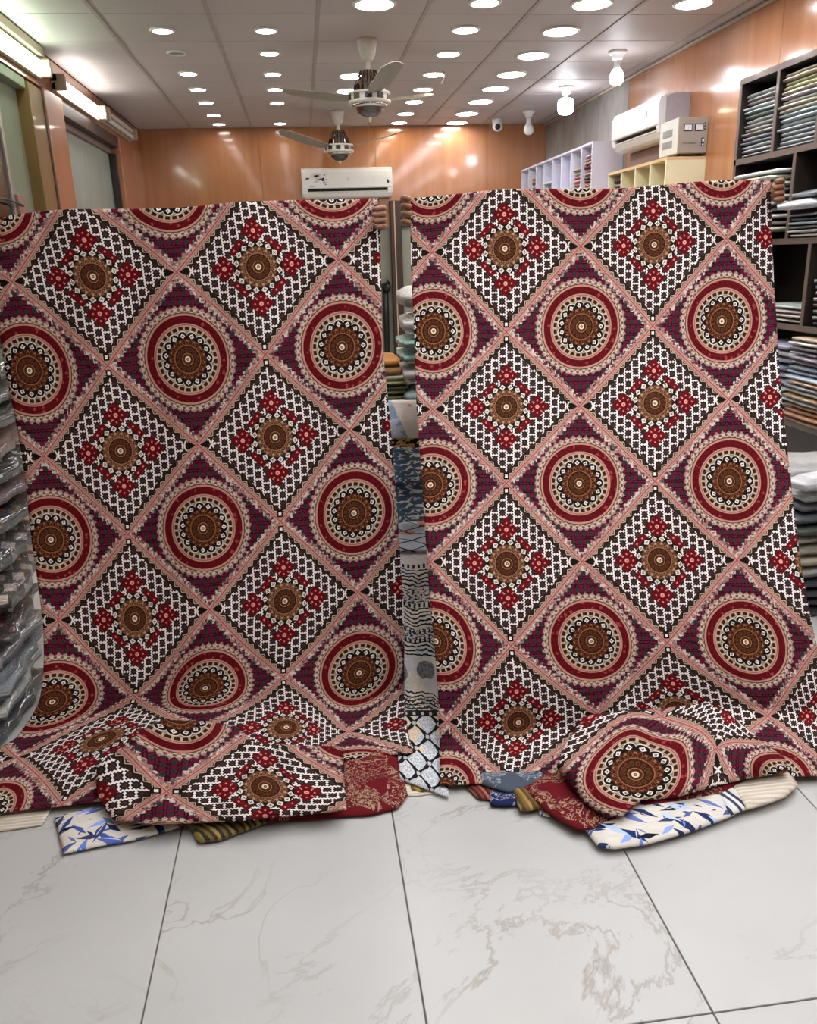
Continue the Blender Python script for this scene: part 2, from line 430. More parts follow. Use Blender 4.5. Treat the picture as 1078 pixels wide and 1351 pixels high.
for i in range(0, 7): struct('grid_bar', bx(cx0 + i * CT - .0125, cx0 + i * CT + .0125, YF, YB, ZC - .006, ZC + .004, .001), M_TBAR, ceiling)

wb = struct('wall_back', bx(XL - .1, XR + .1, YB, YB + .1, 0, ZC), M_PLASTER)
px = XL
for k, w in enumerate((1.22, 1.22, 1.22, .67)):
    struct('veneer_panel', bx(px + .0015, min(px + w, XR) - .0015, YB - .012, YB, 1.845, ZC - .002, .001), M_VENEER, wb); px += w
wr = struct('wall_right', bx(XR, XR + .1, YF, YB, 0, ZC), M_PLASTER)
py = YF
for w in (1.22,) * 6 + (1.01,):
    struct('veneer_panel', bx(XR - .012, XR, py + .0015, py + w - .0015, 0, ZC - .002, .001), M_VENEER, wr); py += w
struct('wallpaper_panel', bx(XR - .012, XR, 7.035, YB - .013, 0, ZC - .002, .001), M_CONC, wr)
struct('trim_1', bx(XR - .04, XR - .0125, YF, YB - .013, ZC - .024, ZC - .0065, .003), M_BEIGE)
struct('wall_front', bx(XL - .1, XR + .1, YF - .1, YF, 0, ZC), M_PLASTER)

# left wall: header, sill wall, posts, two glazed openings
wl = struct('wall_left', bx(XL - .2, XL - .12, YF, YB, 0, ZC), M_PLASTER)
struct('wall_header', bx(XL - .12, XL, YF, YB, 2.64, ZC - .002), M_POST, wl)
struct('wall_sill', bx(XL - .12, XL, YF, YB, 0, .9), M_POST, wl)
for y0, y1, m in ((6.0, 6.415, M_POST), (8.25, 8.62, M_POST), (8.64, 8.96, M_POST), (8.98, YB - .013, M_VENEER), (2.2, 2.5, M_POST), (YF, -.2, M_POST)):
    struct('wood_post', bx(XL - .12, XL + (.012 if y0 > 8.6 else .02), y0, y1, .9, 2.64, .004), m, wl)
struct('seam_strip', bx(XL - .1, XL + .008, 8.62, 8.64, .9, 2.64), M_DARKWOOD, wl)
w1 = struct('window_1', bx(XL - .10, XL - .092, 2.5, 5.71, .9, 2.64), M_BROWNB)
struct('window_frame', bx(XL - .088, XL + .006, 5.71, 5.985, .9, 2.62, .004), M_OLIVE, w1)
struct('window_frame', bx(XL - .05, XL + .012, 5.975, 6.0, .9, 2.63, .002), M_DARKWOOD, w1)
struct('window_frame', bx(XL - .088, XL - .01, 2.5, 5.71, 2.575, 2.635, .004), M_BOARD, w1)
struct('board_panel', bx(XL - .09, XL - .07, 5.28, 5.71, .9, 2.575, .002), M_BOARD, w1)
struct('window_stile', bx(XL - .066, XL - .03, 5.20, 5.235, .9, 2.575, .003), M_ALU, w1)
lb = struct('window_latch', bx(XL - .06, XL - .012, 5.235, 5.36, 1.80, 1.945, .004), plain('pink_grey_latch', (140, 104, 92), .5), w1)
struct('latch_cable', tube(BM(), [(XL - .01, 5.30, 1.885), (XL - .005, 5.2, 1.892), (XL, 5.0, 1.90), (XL, 4.7, 1.90)], .006, 6), M_BLACK, lb)
def glass_mat(name, c):
    M = Mat(name, rough=.02); M.b.inputs['Transmission Weight'].default_value = 1.0; M.b.inputs['IOR'].default_value = 1.5; M.base(c); return M.m
M_GLASS = glass_mat('tinted_glass', (190, 196, 190))
struct('glass_pane', bx(XL - .05, XL - .044, 2.5, 5.20, .9, 2.575), M_GLASS, w1)
w2 = struct('window_2', bx(XL - .10, XL - .085, 6.415, 8.25, .9, 2.56), M_STREAK)
struct('window_frame', bx(XL - .085, XL - .0, 6.415, 8.25, 2.55, 2.645, .003), M_VENEER_DK, w2)
struct('window_frame', bx(XL - .085, XL - .06, 6.415, 8.25, 2.50, 2.55, .002), plain('mauve_brown_rail', (112, 96, 92), .5), w2)
struct('window_frame', bx(XL - .083, XL + .004, 6.415, 6.445, .9, 2.5, .002), M_DARKWOOD, w2)
struct('window_frame', bx(XL - .083, XL - .02, 8.225, 8.25, .9, 2.5, .002), M_DARKWOOD, w2)

# ------------------------------------------------------------------ ceiling downlights
DLN = {}
def downlight(x, y, r, m, label, group=None):
    t = thing('downlight', label, 'downlight', (x, y, ZC), group)
    k = (round(r, 3), m.name)
    if k not in DLN:
        rim = obj('rim', lathe(BM(), [(r, -.012), (r + .008, -.0125), (r + .016, -.008), (r + .018, -.0005), (r, -.0005)], 28, ring=True), M_WHITE, None, True)
        lens = obj('lens', lathe(BM(), [(0, -.010), (r, -.010), (r, -.002), (0, -.002)], 28), m, None)
        DLN[k] = (rim, lens)
    else:
        a, b = DLN[k]; rim = a.copy(); lens = b.copy(); C.objects.link(rim); C.objects.link(lens)
    for q in (rim, lens): q.parent = t; q.location = (0, 0, 0)
    return t
def row(n, x, ys, r, m, desc):
    for k, y in enumerate(sorted(ys, reverse=True)):
        downlight(x, y, r, m, 'small downlight, %s from the back wall in the %s' % (ORD[k], desc) if r < .07 else
                  'downlight, %s from the back wall in the %s' % (ORD[k], desc), 'downlights in the ' + desc)
row(0, -.729, [5.59, 6.768, 7.351, 7.92, 8.565, 9.10], .058, E_W, 'leftmost row of white lights')
row(0, -.119, [5.59, 6.158, 6.80, 7.376, 7.978, 9.106], .058, E_W, 'second row of white lights')
row(0, .491, [5.05, 6.88, 7.46], .105, E_C, 'row beside the ceiling fans')
row(0, 1.101, [5.017, 5.575, 6.196, 6.845, 7.426, 7.98, 8.606, 9.155], .076, E_Y, 'warm row right of the fans')
row(0, 1.716, [5.03, 5.61, 6.25, 6.863, 7.42, 8.01, 8.648, 9.204], .105, E_C, 'row of large cool lights')
row(0, 2.311, [5.017], .1, E_C, 'row closest to the right wall')
for q, (xx, mm, rr) in enumerate(((-.729, E_W, .058), (-.119, E_W, .058), (.491, E_C, .105), (1.101, E_Y, .076), (1.716, E_C, .105), (2.311, E_C, .1))):
    for k, yy in enumerate((.077, .687, 1.297, 1.907, 2.517, 3.127, 3.737, 4.347)):
        downlight(xx, yy, rr, mm, 'downlight over the shop front, %s from the front wall, %s row from the left' % (ORD[k], ORD[q]), 'downlights over the front of the shop')
t = thing('unlit_downlight', 'dark unlit round ceiling fitting in the leftmost row of lights', 'downlight', (-.724, 6.15, ZC))
obj('rim', lathe(BM(), [(.05, -.010), (.058, -.0125), (.066, -.008), (.068, -.0005), (.05, -.0005)], 28, (-.724, 6.15, ZC), True), M_WHITE, t, True)
obj('lens', lathe(BM(), [(0, -.004), (.05, -.005), (.05, -.001), (0, -.001)], 24, (-.724, 6.15, ZC)), M_GREY, t)
o = obj('loose_wire', tube(BM(), [(1.165, 6.77, ZC - .001), (1.17, 6.765, ZC - .03), (1.162, 6.76, ZC - .06), (1.142, 6.755, ZC - .088)], .0055, 8), M_WHITE, None, True)
tag(o, 'short loose white wire end hanging from the ceiling beside a warm downlight', 'wire')

# ------------------------------------------------------------------ ceiling fans
def fan(cx, cy, azs, R, lift, label, zh):
    t = thing('ceiling_fan', label, 'ceiling fan', (cx, cy, ZC), 'ceiling fans'); c = (cx, cy, zh)
    H = ZC - zh
    obj('canopy', lathe(BM(), [(.066, H), (.066, H - .02), (.060, H - .03), (.05, H - .085), (.036, H - .115), (.02, H - .125)], 28, c), M_FANW, t, True)
    obj('downrod', lathe(BM(), [(.015, H - .11), (.015, .165), (.022, .16), (.022, .13)], 16, c), M_FANW, t, True)
    mo = obj('motor_dome', lathe(BM(), [(.03, .155), (.045, .15), (.047, .118), (.062, .112), (.066, .075), (.088, .068), (.098, .03), (.118, .022)], 32, c), M_CHROME, t, True)
    b = BM()
    for k in range(16):
        a = 2 * PI * (k + .5) / 16
        tube(b, [(cx + .050 * math.cos(a), cy + .050 * math.sin(a), zh + .148), (cx + .07 * math.cos(a), cy + .07 * math.sin(a), zh + .112), (cx + .092 * math.cos(a), cy + .092 * math.sin(a), zh + .068), (cx + .104 * math.cos(a), cy + .104 * math.sin(a), zh + .026)], .0045, 6)
    obj('dome_rib', b, M_BRONZE, mo)['kind'] = 'stuff'
    bd = obj('motor_band', lathe(BM(), [(.112, .024), (.136, .022), (.139, .012), (.130, .010), (.130, -.026), (.139, -.028), (.141, -.040), (.128, -.046), (.10, -.048)], 40, c), M_FANW, t, True)
    for k in range(10):
        a = 2 * PI * k / 10 + .2
        w = BM(); box(w, -.022, .022, -.003, .003, -.017, .017, .001)
        w.transform(Matrix.Translation((cx + .1305 * math.cos(a), cy + .1305 * math.sin(a), zh - .008)) @ Matrix.Rotation(a + PI / 2, 4, 'Z'))
        obj('band_window', w, M_BLACK if k % 3 else M_BRONZE, bd)
    obj('bowl', lathe(BM(), [(.118, -.044), (.108, -.06), (.094, -.066), (.088, -.072), (.076, -.096), (.05, -.114), (.02, -.122)], 36, c), M_BRONZE, t, True)
    obj('bowl_ring', lathe(BM(), [(.122, -.044), (.112, -.062), (.094, -.07), (.09, -.068), (.11, -.05)], 36, c, True), M_CHROME, t, True)
    obj('finial', lathe(BM(), [(.013, -.12), (.013, -.128), (.008, -.134), (.008, -.146), (.002, -.152)], 14, c), M_FANW, t, True)
    for az in azs:
        b = BM(); n = 12; prev = None; a = math.radians(az); d = Vector((math.cos(a), math.sin(a), 0)); s = Vector((-math.sin(a), math.cos(a), 0))
        for k in range(n + 1):
            f = k / n; rr = .12 + (R - .12) * f
            wd = .042 + .032 * min(1, f * 3) * (1 - .12 * f); wd *= 1.0 if f < .9 else math.sqrt(max(.02, 1 - ((f - .9) / .1) ** 2 * .8))
            zz = lift * f ** 1.3; p = Vector((cx, cy, zh + .004 + zz)) + d * rr
            tw = .22 * (1 - .4 * f)
            L_ = p + s * wd + Vector((0, 0, wd * tw)); R_ = p - s * wd - Vector((0, 0, wd * tw)); M_ = p + Vector((0, 0, .006))
            ring = [b.verts.new(q) for q in (L_, M_, R_, R_ - Vector((0, 0, .004)), M_ - Vector((0, 0, .005)), L_ - Vector((0, 0, .004)))]
            if prev:
                for i in range(6): b.faces.new((prev[i], prev[(i + 1) % 6], ring[(i + 1) % 6], ring[i]))
            else: b.faces.new(ring)
            prev = ring
        b.faces.new(prev[::-1])
        obj('blade', b, M_BLADE, t, False)
    return t
fan(.509, 5.827, (-80, 40, 160), .6, .075, 'chrome and white ceiling fan, the nearer and larger of the two', 2.535)
fan(.43, 8.436, (-25, 95, 215), .66, .10, 'chrome and white ceiling fan farther back, above the wall air conditioner', 2.545)

# ------------------------------------------------------------------ bulbs, camera
def bulb(x, y, kind, label):
    t = thing('light_bulb', label, 'light bulb', (x, y, ZC), 'bare bulbs along the right side'); c = (x, y, ZC)
    obj('holder', lathe(BM(), [(.062, 0), (.064, -.012), (.056, -.022), (.040, -.028), (.036, -.055), (.028, -.062)], 24, c), M_WHITE, t, True)
    if kind == 'fat':
        obj('neck', lathe(BM(), [(.02, -.06), (.02, -.085), (.034, -.092)], 16, c), M_ALU, t, True)
        obj('globe', lathe(BM(), [(.034, -.09), (.058, -.10), (.066, -.12), (.068, -.165), (.062, -.195), (.045, -.212), (.02, -.218)], 28, c), E_BL, t, True)
    else:
        obj('neck', lathe(BM(), [(.024, -.06), (.022, -.1), (.03, -.125)], 16, c), M_WHITE, t, True)
        obj('globe', lathe(BM(), [(.03, -.12), (.044, -.145), (.05, -.17), (.046, -.195), (.03, -.213), (.01, -.22)], 24, c), E_BL if kind == 'lit' else M_WHITE, t, True)
bulb(2.296, 6.146, 'lit', 'lit pear-shaped bulb on the ceiling nearest the viewer, above the stabiliser box')
bulb(2.318, 7.38, 'fat', 'fat bright lit bulb on the ceiling, middle of the three bulbs')
bulb(2.317, 8.557, 'off', 'unlit white bulb on the ceiling closest to the back wall')
t = thing('security_camera', 'small white dome security camera on the ceiling near the back wall', 'camera', (2.1, 8.99, ZC)); c = (2.1, 8.99, ZC)
obj('mount', lathe(BM(), [(.055, 0), (.056, -.02), (.05, -.03), (.05, -.06)], 24, c), M_WHITE, t, True)
b = BM(); bmesh.ops.create_uvsphere(b, u_segments=20, v_segments=12, radius=.052); b.transform(Matrix.Translation((2.1, 8.98, ZC - .075))); obj('camera_head', b, M_WHITE, t, True)
b = BM(); bmesh.ops.create_uvsphere(b, u_segments=16, v_segments=10, radius=.03); b.transform(Matrix.Translation((2.095, 8.945, ZC - .085))); obj('lens', b, M_BLACK, t, True)

# ------------------------------------------------------------------ tube lights on the left wall
def tubelight(y0, y1, z, lit, label):
    t = thing('tube_light', label, 'tube light', (XL, y0, z), 'tube lights along the left wall')
    x0 = XL + .002
    obj('housing', bx(x0, x0 + .045, y0, y1, z + .012, z + .06, .004), M_BEIGE, t)
    b = BM(); tube(b, [(x0 + .062, y0 + .03, z), (x0 + .062, y1 - .03, z)], .03, 16)
    if lit: obj('tube', b, lit, t, True)
    else:
        b.free(); b = BM(); box(b, x0 + .045, x0 + .06, y0 + .02, y1 - .02, z - .035, z + .0, .003); box(b, x0 + .045, x0 + .06, y0 + .02, y1 - .02, z + .022, z + .055, .003); obj('slot_rail', b, M_WHITE, t)
    for a in (y0, y1 - .035): obj('end_cap', bx(x0, x0 + .095, a, a + .03, z - .04, z + .064, .006), M_BEIGE, t)
    obj('reflector', bx(x0, x0 + .03, y0, y1, z - .048, z + .01, .003), M_BEIGE, t)
tubelight(4.75, 5.96, 2.72, E_T1, 'lit greenish tube light above the left window, cut by the left edge')
tubelight(6.26, 7.48, 2.705, E_T2, 'lit white tube light above the frosted grey panel')
tubelight(7.60, 8.80, 2.72, None, 'unlit tube light fitting in the far left corner')
o = obj('cove_trough', bx(XL + .001, XL + .06, 3.2, 5.98, 2.80, 2.855, .004), M_BEIGE); tag(o, 'pale trough above the greenish tube light', 'trough')

# ------------------------------------------------------------------ air conditioners, stabiliser
def ac_profile_mesh(L, D, Hh):
    # end profile in (depth, height): back at 0
    pr = [(0, 0), (0, Hh), (D * .62, Hh), (D * .86, Hh - .018), (D * .97, Hh - .05), (D, Hh - .09), (D, .085), (D * .97, .07)]
    return pr
def split_ac(name, label, place, L, D, Hh):
    """place: function mapping (along, depth, height) to a world point"""
    t = thing(name, label, 'air conditioner', place(0, 0, 0), 'split air conditioners')
    def ext(pr, a0, a1):
        b = BM(); A = [b.verts.new(place(a0, d, h)) for d, h in pr]; B = [b.verts.new(place(a1, d, h)) for d, h in pr]; n = len(pr)
        for i in range(n): b.faces.new((A[i], A[(i + 1) % n], B[(i + 1) % n], B[i]))
        b.faces.new(A[::-1]); b.faces.new(B); return b
    obj('body', ext([(0, .03), (0, Hh), (D * .62, Hh), (D * .86, Hh - .018), (D * .97, Hh - .05), (D * .985, Hh - .09), (D * .985, .095), (D * .5, .09), (D * .45, .03)], 0, L), M_WHITE, t)
    obj('front_panel', ext([(D * .985, .092), (D * .985, Hh - .09), (D * .97, Hh - .05), (D * .9, Hh - .026), (D * .93, Hh - .018), (D * 1.0, Hh - .05), (D * 1.02, Hh - .09), (D * 1.02, .1)], .004, L - .004), M_WHITE, t)
    obj('bottom_tray', ext([(D * .3, 0), (D * .3, .03), (D * .80, .034), (D * .95, .05), (D * .97, .046), (D * .84, .014), (D * .7, 0)], .02, L - .02), M_WHITE, t)
    obj('outlet', ext([(D * .46, .032), (D * .52, .088), (D * .86, .09), (D * .80, .036)], .06, L - .05), M_BLACK, t)
    for a0, a1 in ((0, .06), (L - .05, L)): obj('end_cap', ext([(0, .012), (0, .1), (D * .985, .096), (D * .985, .075), (D * .95, .045), (D * .8, .02), (D * .6, .008)], a0, a1), M_WHITE, t)
    obj('louvre', ext([(D * .84, .036), (D * .845, .040), (D * .985, .064), (D * .985, .058)], .065, L - .055), M_GREYL, t)
    for f in (.33, .58): obj('vane', ext([(D * .55, .04), (D * .58, .086), (D * .84, .088), (D * .82, .05)], L * f, L * f + .006), M_GREYL, t)
    return t, ext
BX0, BY, BZ = .06, YB - .012, 2.15
pl = lambda a, d, h: Vector((BX0 + a, BY - d, BZ + h))
t, ext = split_ac('air_conditioner', 'white split air conditioner on the back wood wall with a printed flower motif', pl, .955, .19, .30)
# flat printed motif
def flat_poly(pts, place, off): b = BM(); b.faces.new([b.verts.new(place(a, off, h)) for a, h in pts]); return b
M_PETAL = plain('pale_mauve_print', (206, 198, 198), .4); M_INK = plain('dark_print', (44, 34, 36), .4); M_INKL = plain('grey_print', (150, 146, 146), .4)
fo = .19 * 1.02 + .0012
def leafp(cx, cz, l, w, ang, n=14):
    ca, sa = math.cos(ang), math.sin(ang); o_ = []
    for k in range(n):
        a = 2 * PI * k / n; x = l * math.cos(a); y = w * math.sin(a) * (1 - .35 * math.cos(a)); o_.append((cx + x * ca - y * sa, cz + x * sa + y * ca))
    return o_
for args in ((.15, .225, .06, .022, .2), (.18, .20, .05, .02, -.3), (.17, .17, .045, .014, .4)): obj('petal_print', flat_poly(leafp(*args), pl, fo), M_PETAL, t)
fo += .0006
for args in ((.062, .192, .022, .008, .1), (.222, .183, .02, .014, .9), (.232, .155, .022, .007, 1.4), (.24, .225, .009, .006, .2), (.25, .178, .01, .004, .4), (.252, .148, .009, .004, .2), (.247, .132, .008, .005, .6), (.25, .205, .005, .004, 0)):
    obj('flower_print', flat_poly(leafp(*args), pl, fo), M_INK, t)
obj('small_mark', flat_poly([(.075, .107), (.135, .107), (.135, .113), (.075, .113)], pl, fo), M_INKL, t)
obj('display_mark', flat_poly(leafp(.905, .155, .022, .012, 1.9), pl, fo), M_INK, t)
obj('centre_mark', flat_poly(leafp(.485, .18, .014, .014, 0), pl, fo), M_PETAL, t)
RY0, RZ0 = 6.80, 2.265
pr_ = lambda a, d, h: Vector((XR - .0125 - d, RY0 - a, RZ0 + h))
t, ext = split_ac('air_conditioner', 'white split air conditioner on the right wall beside the stabiliser box', pr_, .90, .215, .295)
obj('badge', flat_poly(leafp(.69, .19, .028, .018, PI / 2), pr_, .215 * 1.02 + .0012), M_INKL, t)
obj('side_cover', ext([(0, .02), (0, .29), (.11, .29), (.17, .27), (.17, .03)], .9005, .904), plain('lilac_grey_side', (176, 166, 172), .45), t)
obj('pipe_box', bx(XR - .09, XR - .0125, 6.1, 6.75, 2.12, 2.262, .004), plain('mauve_brown_cover', (120, 94, 84), .5), t)

t = thing('voltage_stabiliser', 'grey voltage stabiliser box with two meters on the cream cubby unit', 'stabiliser', (2.64, 5.74, 2.127), None)
X0, X1, Y0, Y1, Z0, Z1 = 2.529, 2.737, 5.596, 5.885, 2.127, 2.357
obj('case', bx(X0, X1, Y0 + .006, Y1, Z0 + .01, Z1, .004), M_GREYL, t)
fp = obj('front_plate', bx(X0 + .002, X1 - .001, Y0, Y0 + .0058, Z0 + .012, Z1 - .002, .002), M_GREY, t)
for a in (.036, .113):
    m = obj('meter', bx(X0 + a, X0 + a + .06, Y0 - .006, Y0, Z1 - .085, Z1 - .04, .003), M_BLACK, t)
    obj('meter_face', bx(X0 + a + .006, X0 + a + .054, Y0 - .0075, Y0 - .006, Z1 - .079, Z1 - .047, .0005), M_METER, m)
    nd = BM(); nd.faces.new([nd.verts.new(p) for p in ((X0 + a + .028, Y0 - .0080, Z1 - .077), (X0 + a + .0292, Y0 - .0080, Z1 - .077), (X0 + a + .041, Y0 - .0080, Z1 - .055), (X0 + a + .040, Y0 - .0080, Z1 - .054))]); obj('needle', nd, M_BLACK, m)
for k in range(3): obj('indicator', bx(X1 - .028, X1 - .020, Y0 - .005, Y0, Z1 - .042 - k * .018, Z1 - .034 - k * .018, .001), M_BLACK, t)
sw = obj('switch', bx(X1 - .044, X1 - .024, Y0 - .006, Y0, Z0 + .052, Z0 + .104, .004), M_BLACK, t)
obj('rocker', bx(X1 - .040, X1 - .028, Y0 - .011, Y0 - .006, Z0 + .078, Z0 + .097, .002), M_METER, sw)
obj('rocker', bx(X1 - .040, X1 - .028, Y0 - .008, Y0 - .006, Z0 + .057, Z0 + .066, .001), M_METER, sw)
for a in ((.04, .10, .052, .055),): obj('underline', bx(X0 + .01, X1 - .06, Y0 - .0012, Y0, Z0 + .052, Z0 + .0535), M_INKL, t)
fc = bpy.data.curves.new('front_lettering', 'FONT'); fc.body = 'STG-5000W'; fc.size = .019; fc.extrude = .0004
tmp = bpy.data.objects.new('lettering_curve', fc); C.objects.link(tmp); bpy.context.view_layer.update()
fm = bpy.data.meshes.new_from_object(tmp.evaluated_get(bpy.context.evaluated_depsgraph_get())); bpy.data.objects.remove(tmp); fm.materials.clear(); fm.materials.append(M_INK)
fo_ = bpy.data.objects.new('front_lettering', fm); C.objects.link(fo_); fo_.parent = t
fo_.location = Vector((X0 + .035, Y0 - .0008, Z0 + .066)) - Vector(t.location); fo_.rotation_euler = (PI / 2, 0, 0)
for z0 in (.055, .125):
    g = obj('side_grille', bx(X0 - .002, X0, Y0 + .085, Y0 + .235, Z0 + z0, Z0 + z0 + .045, .0005), M_VENTG, t)
    for k in range(5): obj('grille_slot', bx(X0 - .0035, X0 - .002, Y0 + .09, Y0 + .23, Z0 + z0 + .004 + k * .008, Z0 + z0 + .008 + k * .008), M_INKL, g)
for a in (X0 + .02, X1 - .04):
    for b_ in (Y0 + .03, Y1 - .05): obj('foot', bx(a, a + .02, b_, b_ + .02, Z0 - .005, Z0 + .01), M_BLACK, t)
# ------------------------------------------------------------------ wrapped packets (one shared shape set, sized per packet)
def packet_mat():
    M = Mat('clear_wrapped_cloth', rough=.34, spec=.6, coat=.5); x, y, z = M.pos('Object')
    w = M.noise(M.comb(x * 3.0, y * 3.0, z * 9.0), 2.0, 4, .6, .5)
    lines = tri(z * 3.5 + w * .9)
    oc = M.ocol()
    dk = M.node('ShaderNodeMix', data_type='RGBA', blend_type='MULTIPLY'); dk.inputs[0].default_value = 1; M.nt.links.new(oc, dk.inputs[6]); dk.inputs[7].default_value = (.7, .7, .72, 1)
    c = M.mix((lines - .35) * 1.5, dk.outputs[2], oc)
    M.base(c); M.bump(M.noise(M.comb(x * 2.0, y * 2.0, z * 3.0), 5.0, 4, .65, .6), .55, .03); return M.m
M_PACK = packet_mat()
def fabric_ocol():
    M = Mat('folded_plain_fabric', rough=.85, spec=.2); x, y, z = M.pos('Object')
    w = M.noise(M.comb(x * 2.0, y * 2.0, z * 6.0), 3.0, 3); oc = M.ocol()
    dk = M.node('ShaderNodeMix', data_type='RGBA', blend_type='MULTIPLY'); dk.inputs[0].default_value = 1; M.nt.links.new(oc, dk.inputs[6]); dk.inputs[7].default_value = (.55, .55, .55, 1)
    M.base(M.mix(tri(z * 2.5 + w * .5), dk.outputs[2], oc)); return M.m
M_FOLD = fabric_ocol()
def packet_mesh(seed, nx=6, ny=6, puff=.4, rag=.06, rim=.26, sag0=-.08, wv=1.0):
    rg = np.random.default_rng(seed); b = BM(); top = {}; bot = {}; ph = rg.uniform(0, 6.28, 6)
    for i in range(nx + 1):
        for j in range(ny + 1):
            x = i / nx - .5; y = j / ny - .5; edge = i in (0, nx) or j in (0, ny)
            f = (max(1 - abs(2 * x) ** 4, 0) * max(1 - abs(2 * y) ** 4, 0)) ** puff; h = rim + (.44 - rim) * f
            wob = .05 * math.sin(7 * x + ph[0]) * math.cos(6 * y + ph[1]) + .03 * math.sin(13 * y + ph[2] + 5 * x)
            k = 1 - .012 * (abs(2 * x * 2 * y)) ** 2 * 4
            xx = x * k + (rg.uniform(-rag, rag) * .3 if edge else 0); yy = y * k + (rg.uniform(-rag, rag) * .3 if edge else 0)
            sag = sag0 if edge else 0; wob *= wv
            top[i, j] = b.verts.new((xx, yy, h + wob + sag)); bot[i, j] = b.verts.new((xx, yy, -h + wob * .6 + sag * .3))
    for i in range(nx):
        for j in range(ny):
            b.faces.new((top[i, j], top[i + 1, j], top[i + 1, j + 1], top[i, j + 1])); b.faces.new((bot[i, j + 1], bot[i + 1, j + 1], bot[i + 1, j], bot[i, j]))
    for i in range(nx):
        for j, sgn in ((0, 1), (ny, -1)): q = (bot[i, j], bot[i + 1, j], top[i + 1, j], top[i, j]); b.faces.new(q[::sgn])
    for j in range(ny):
        for i, sgn in ((0, -1), (nx, 1)): q = (bot[i, j], bot[i, j + 1], top[i, j + 1], top[i, j]); b.faces.new(q[::sgn])
    bmesh.ops.recalc_face_normals(b, faces=b.faces[:])
    me = bpy.data.meshes.new('packet'); b.to_mesh(me); b.free()
    for p in me.polygons: p.use_smooth = True
    return me
PK = [packet_mesh(k) for k in range(6)]
for me in PK: me.materials.append(M_PACK)
FK = [packet_mesh(40 + k, 6, 6, .3, .02, .36) for k in range(4)]
for me in FK: me.materials.append(M_FOLD)
CK = [packet_mesh(120 + k, 10, 10, .45, .05, .2, 0.0, 1.5) for k in range(4)]
for me in CK: me.materials.append(M_PACK)
PP = [packet_mesh(80 + k, 10, 10, .5, .08, .22) for k in range(4)]
def packet(name, label, cat, group, x, y, z, sx, sy, sz, c, meshes=None, rz=0.0, tilt=(0, 0)):
    ms = meshes or PK
    o = bpy.data.objects.new(name, ms[random.randrange(len(ms))]); C.objects.link(o)
    if ms is PK: c = tuple(min(248, int(v * 1.12 + 8)) for v in c)
    o.location = (x, y, z); o.scale = (sx, sy, sz); o.rotation_euler = (tilt[0], tilt[1], rz); o.color = col4(c)
    return tag(o, label, cat, group)
def cname(c):
    r, g, b = c; m = (r + g + b) / 3
    if max(c) - min(c) < 22: return 'white' if m > 195 else 'pale grey' if m > 150 else 'grey' if m > 85 else 'charcoal'
    if r > g > b: return ('cream' if m > 175 else 'tan' if m > 105 else 'brown')
    if b >= r: return 'pale blue' if m > 150 else 'slate blue'
    return 'pinkish'
def stack(where, group, x0, x1, y0, y1, z0, z1, cols, jit=.012, meshes=None, name='wrapped_packet', cat='packet', noun='wrapped packet', fat=1.04):
    n = len(cols); h = (z1 - z0) / n
    for k, c in enumerate(cols):
        q = random.uniform(-jit, jit); q2 = random.uniform(-jit, jit)
        packet(name, '%s %s, %s from bottom, %s' % (cname(c), noun, ORD[k] if k < 20 else str(k + 1) + 'th', where), cat, group,
               (x0 + x1) / 2 + q, (y0 + y1) / 2 + q2, z0 + h * (k + .5), (x1 - x0) * random.uniform(.96, 1.0), (y1 - y0) * random.uniform(.95, 1.0), h * fat * random.uniform(.93, 1.0), c, meshes,
               random.uniform(-.025, .025), (random.uniform(-.008, .008), random.uniform(-.008, .008)))
def vary(base, d=14): return tuple(int(min(255, max(0, v + random.uniform(-d, d)))) for v in base)

# ------------------------------------------------------------------ white and cream cubby units on the right wall
def cubby(name, label, m, xf, y0, y1, ztop, ndiv, shelves, th=.018, edge=None):
    t = thing(name, label, 'shelf unit', (2.6, (y0 + y1) / 2, 0))
    xb = XR - .0125
    obj('side_panel', bx(xf, xb, y0, y0 + th, 0, ztop - th, .001), m, t); obj('side_panel', bx(xf, xb, y1 - th, y1, 0, ztop - th, .001), m, t)
    obj('top_panel', bx(xf, xb, y0, y1, ztop - th, ztop, .001), edge or m, t); obj('back_panel', bx(xb - .006, xb, y0 + th, y1 - th, .0, ztop - th), m, t)
    w = (y1 - y0) / ndiv
    for k in range(1, ndiv): obj('divider', bx(xf + .002, xb - .006, y0 + k * w - th / 2, y0 + k * w + th / 2, 0, ztop - th, .001), m, t)
    for (k, z) in shelves: obj('shelf', bx(xf + .004, xb - .006, y0 + k * w + th / 2, y0 + (k + 1) * w - th / 2, z - th, z, .001), m, t)
    return w
WY0, WY1 = 7.094, 9.385
w = cubby('white_cubby_unit', 'tall white laminate cubby unit in the far right corner with fabric in its bays', M_LILAC, 2.467, WY0, WY1, 2.402, 8, [(k, z) for k in range(8) for z in (1.0, 1.45, 1.90)] + [(4, 2.2)])
PAST = [(196, 120, 110), (214, 190, 170), (150, 70, 80), (206, 150, 150), (120, 130, 120), (220, 206, 190), (176, 96, 84), (200, 170, 140), (140, 60, 66), (210, 180, 176)]
GRN = [(120, 160, 140), (200, 210, 200), (90, 140, 120), (210, 190, 170), (150, 180, 170)]
bays = {0: (PAST, 1.92, 2.32, 14), 1: (PAST, 1.92, 2.24, 10), 4: (GRN, 1.92, 2.12, 6), 6: ([(190, 170, 140), (214, 200, 170), (170, 130, 110)], 1.92, 2.30, 9), 5: (GRN, 1.92, 2.08, 4), 7: ([(200, 200, 190), (180, 190, 186)], 1.92, 2.1, 4)}
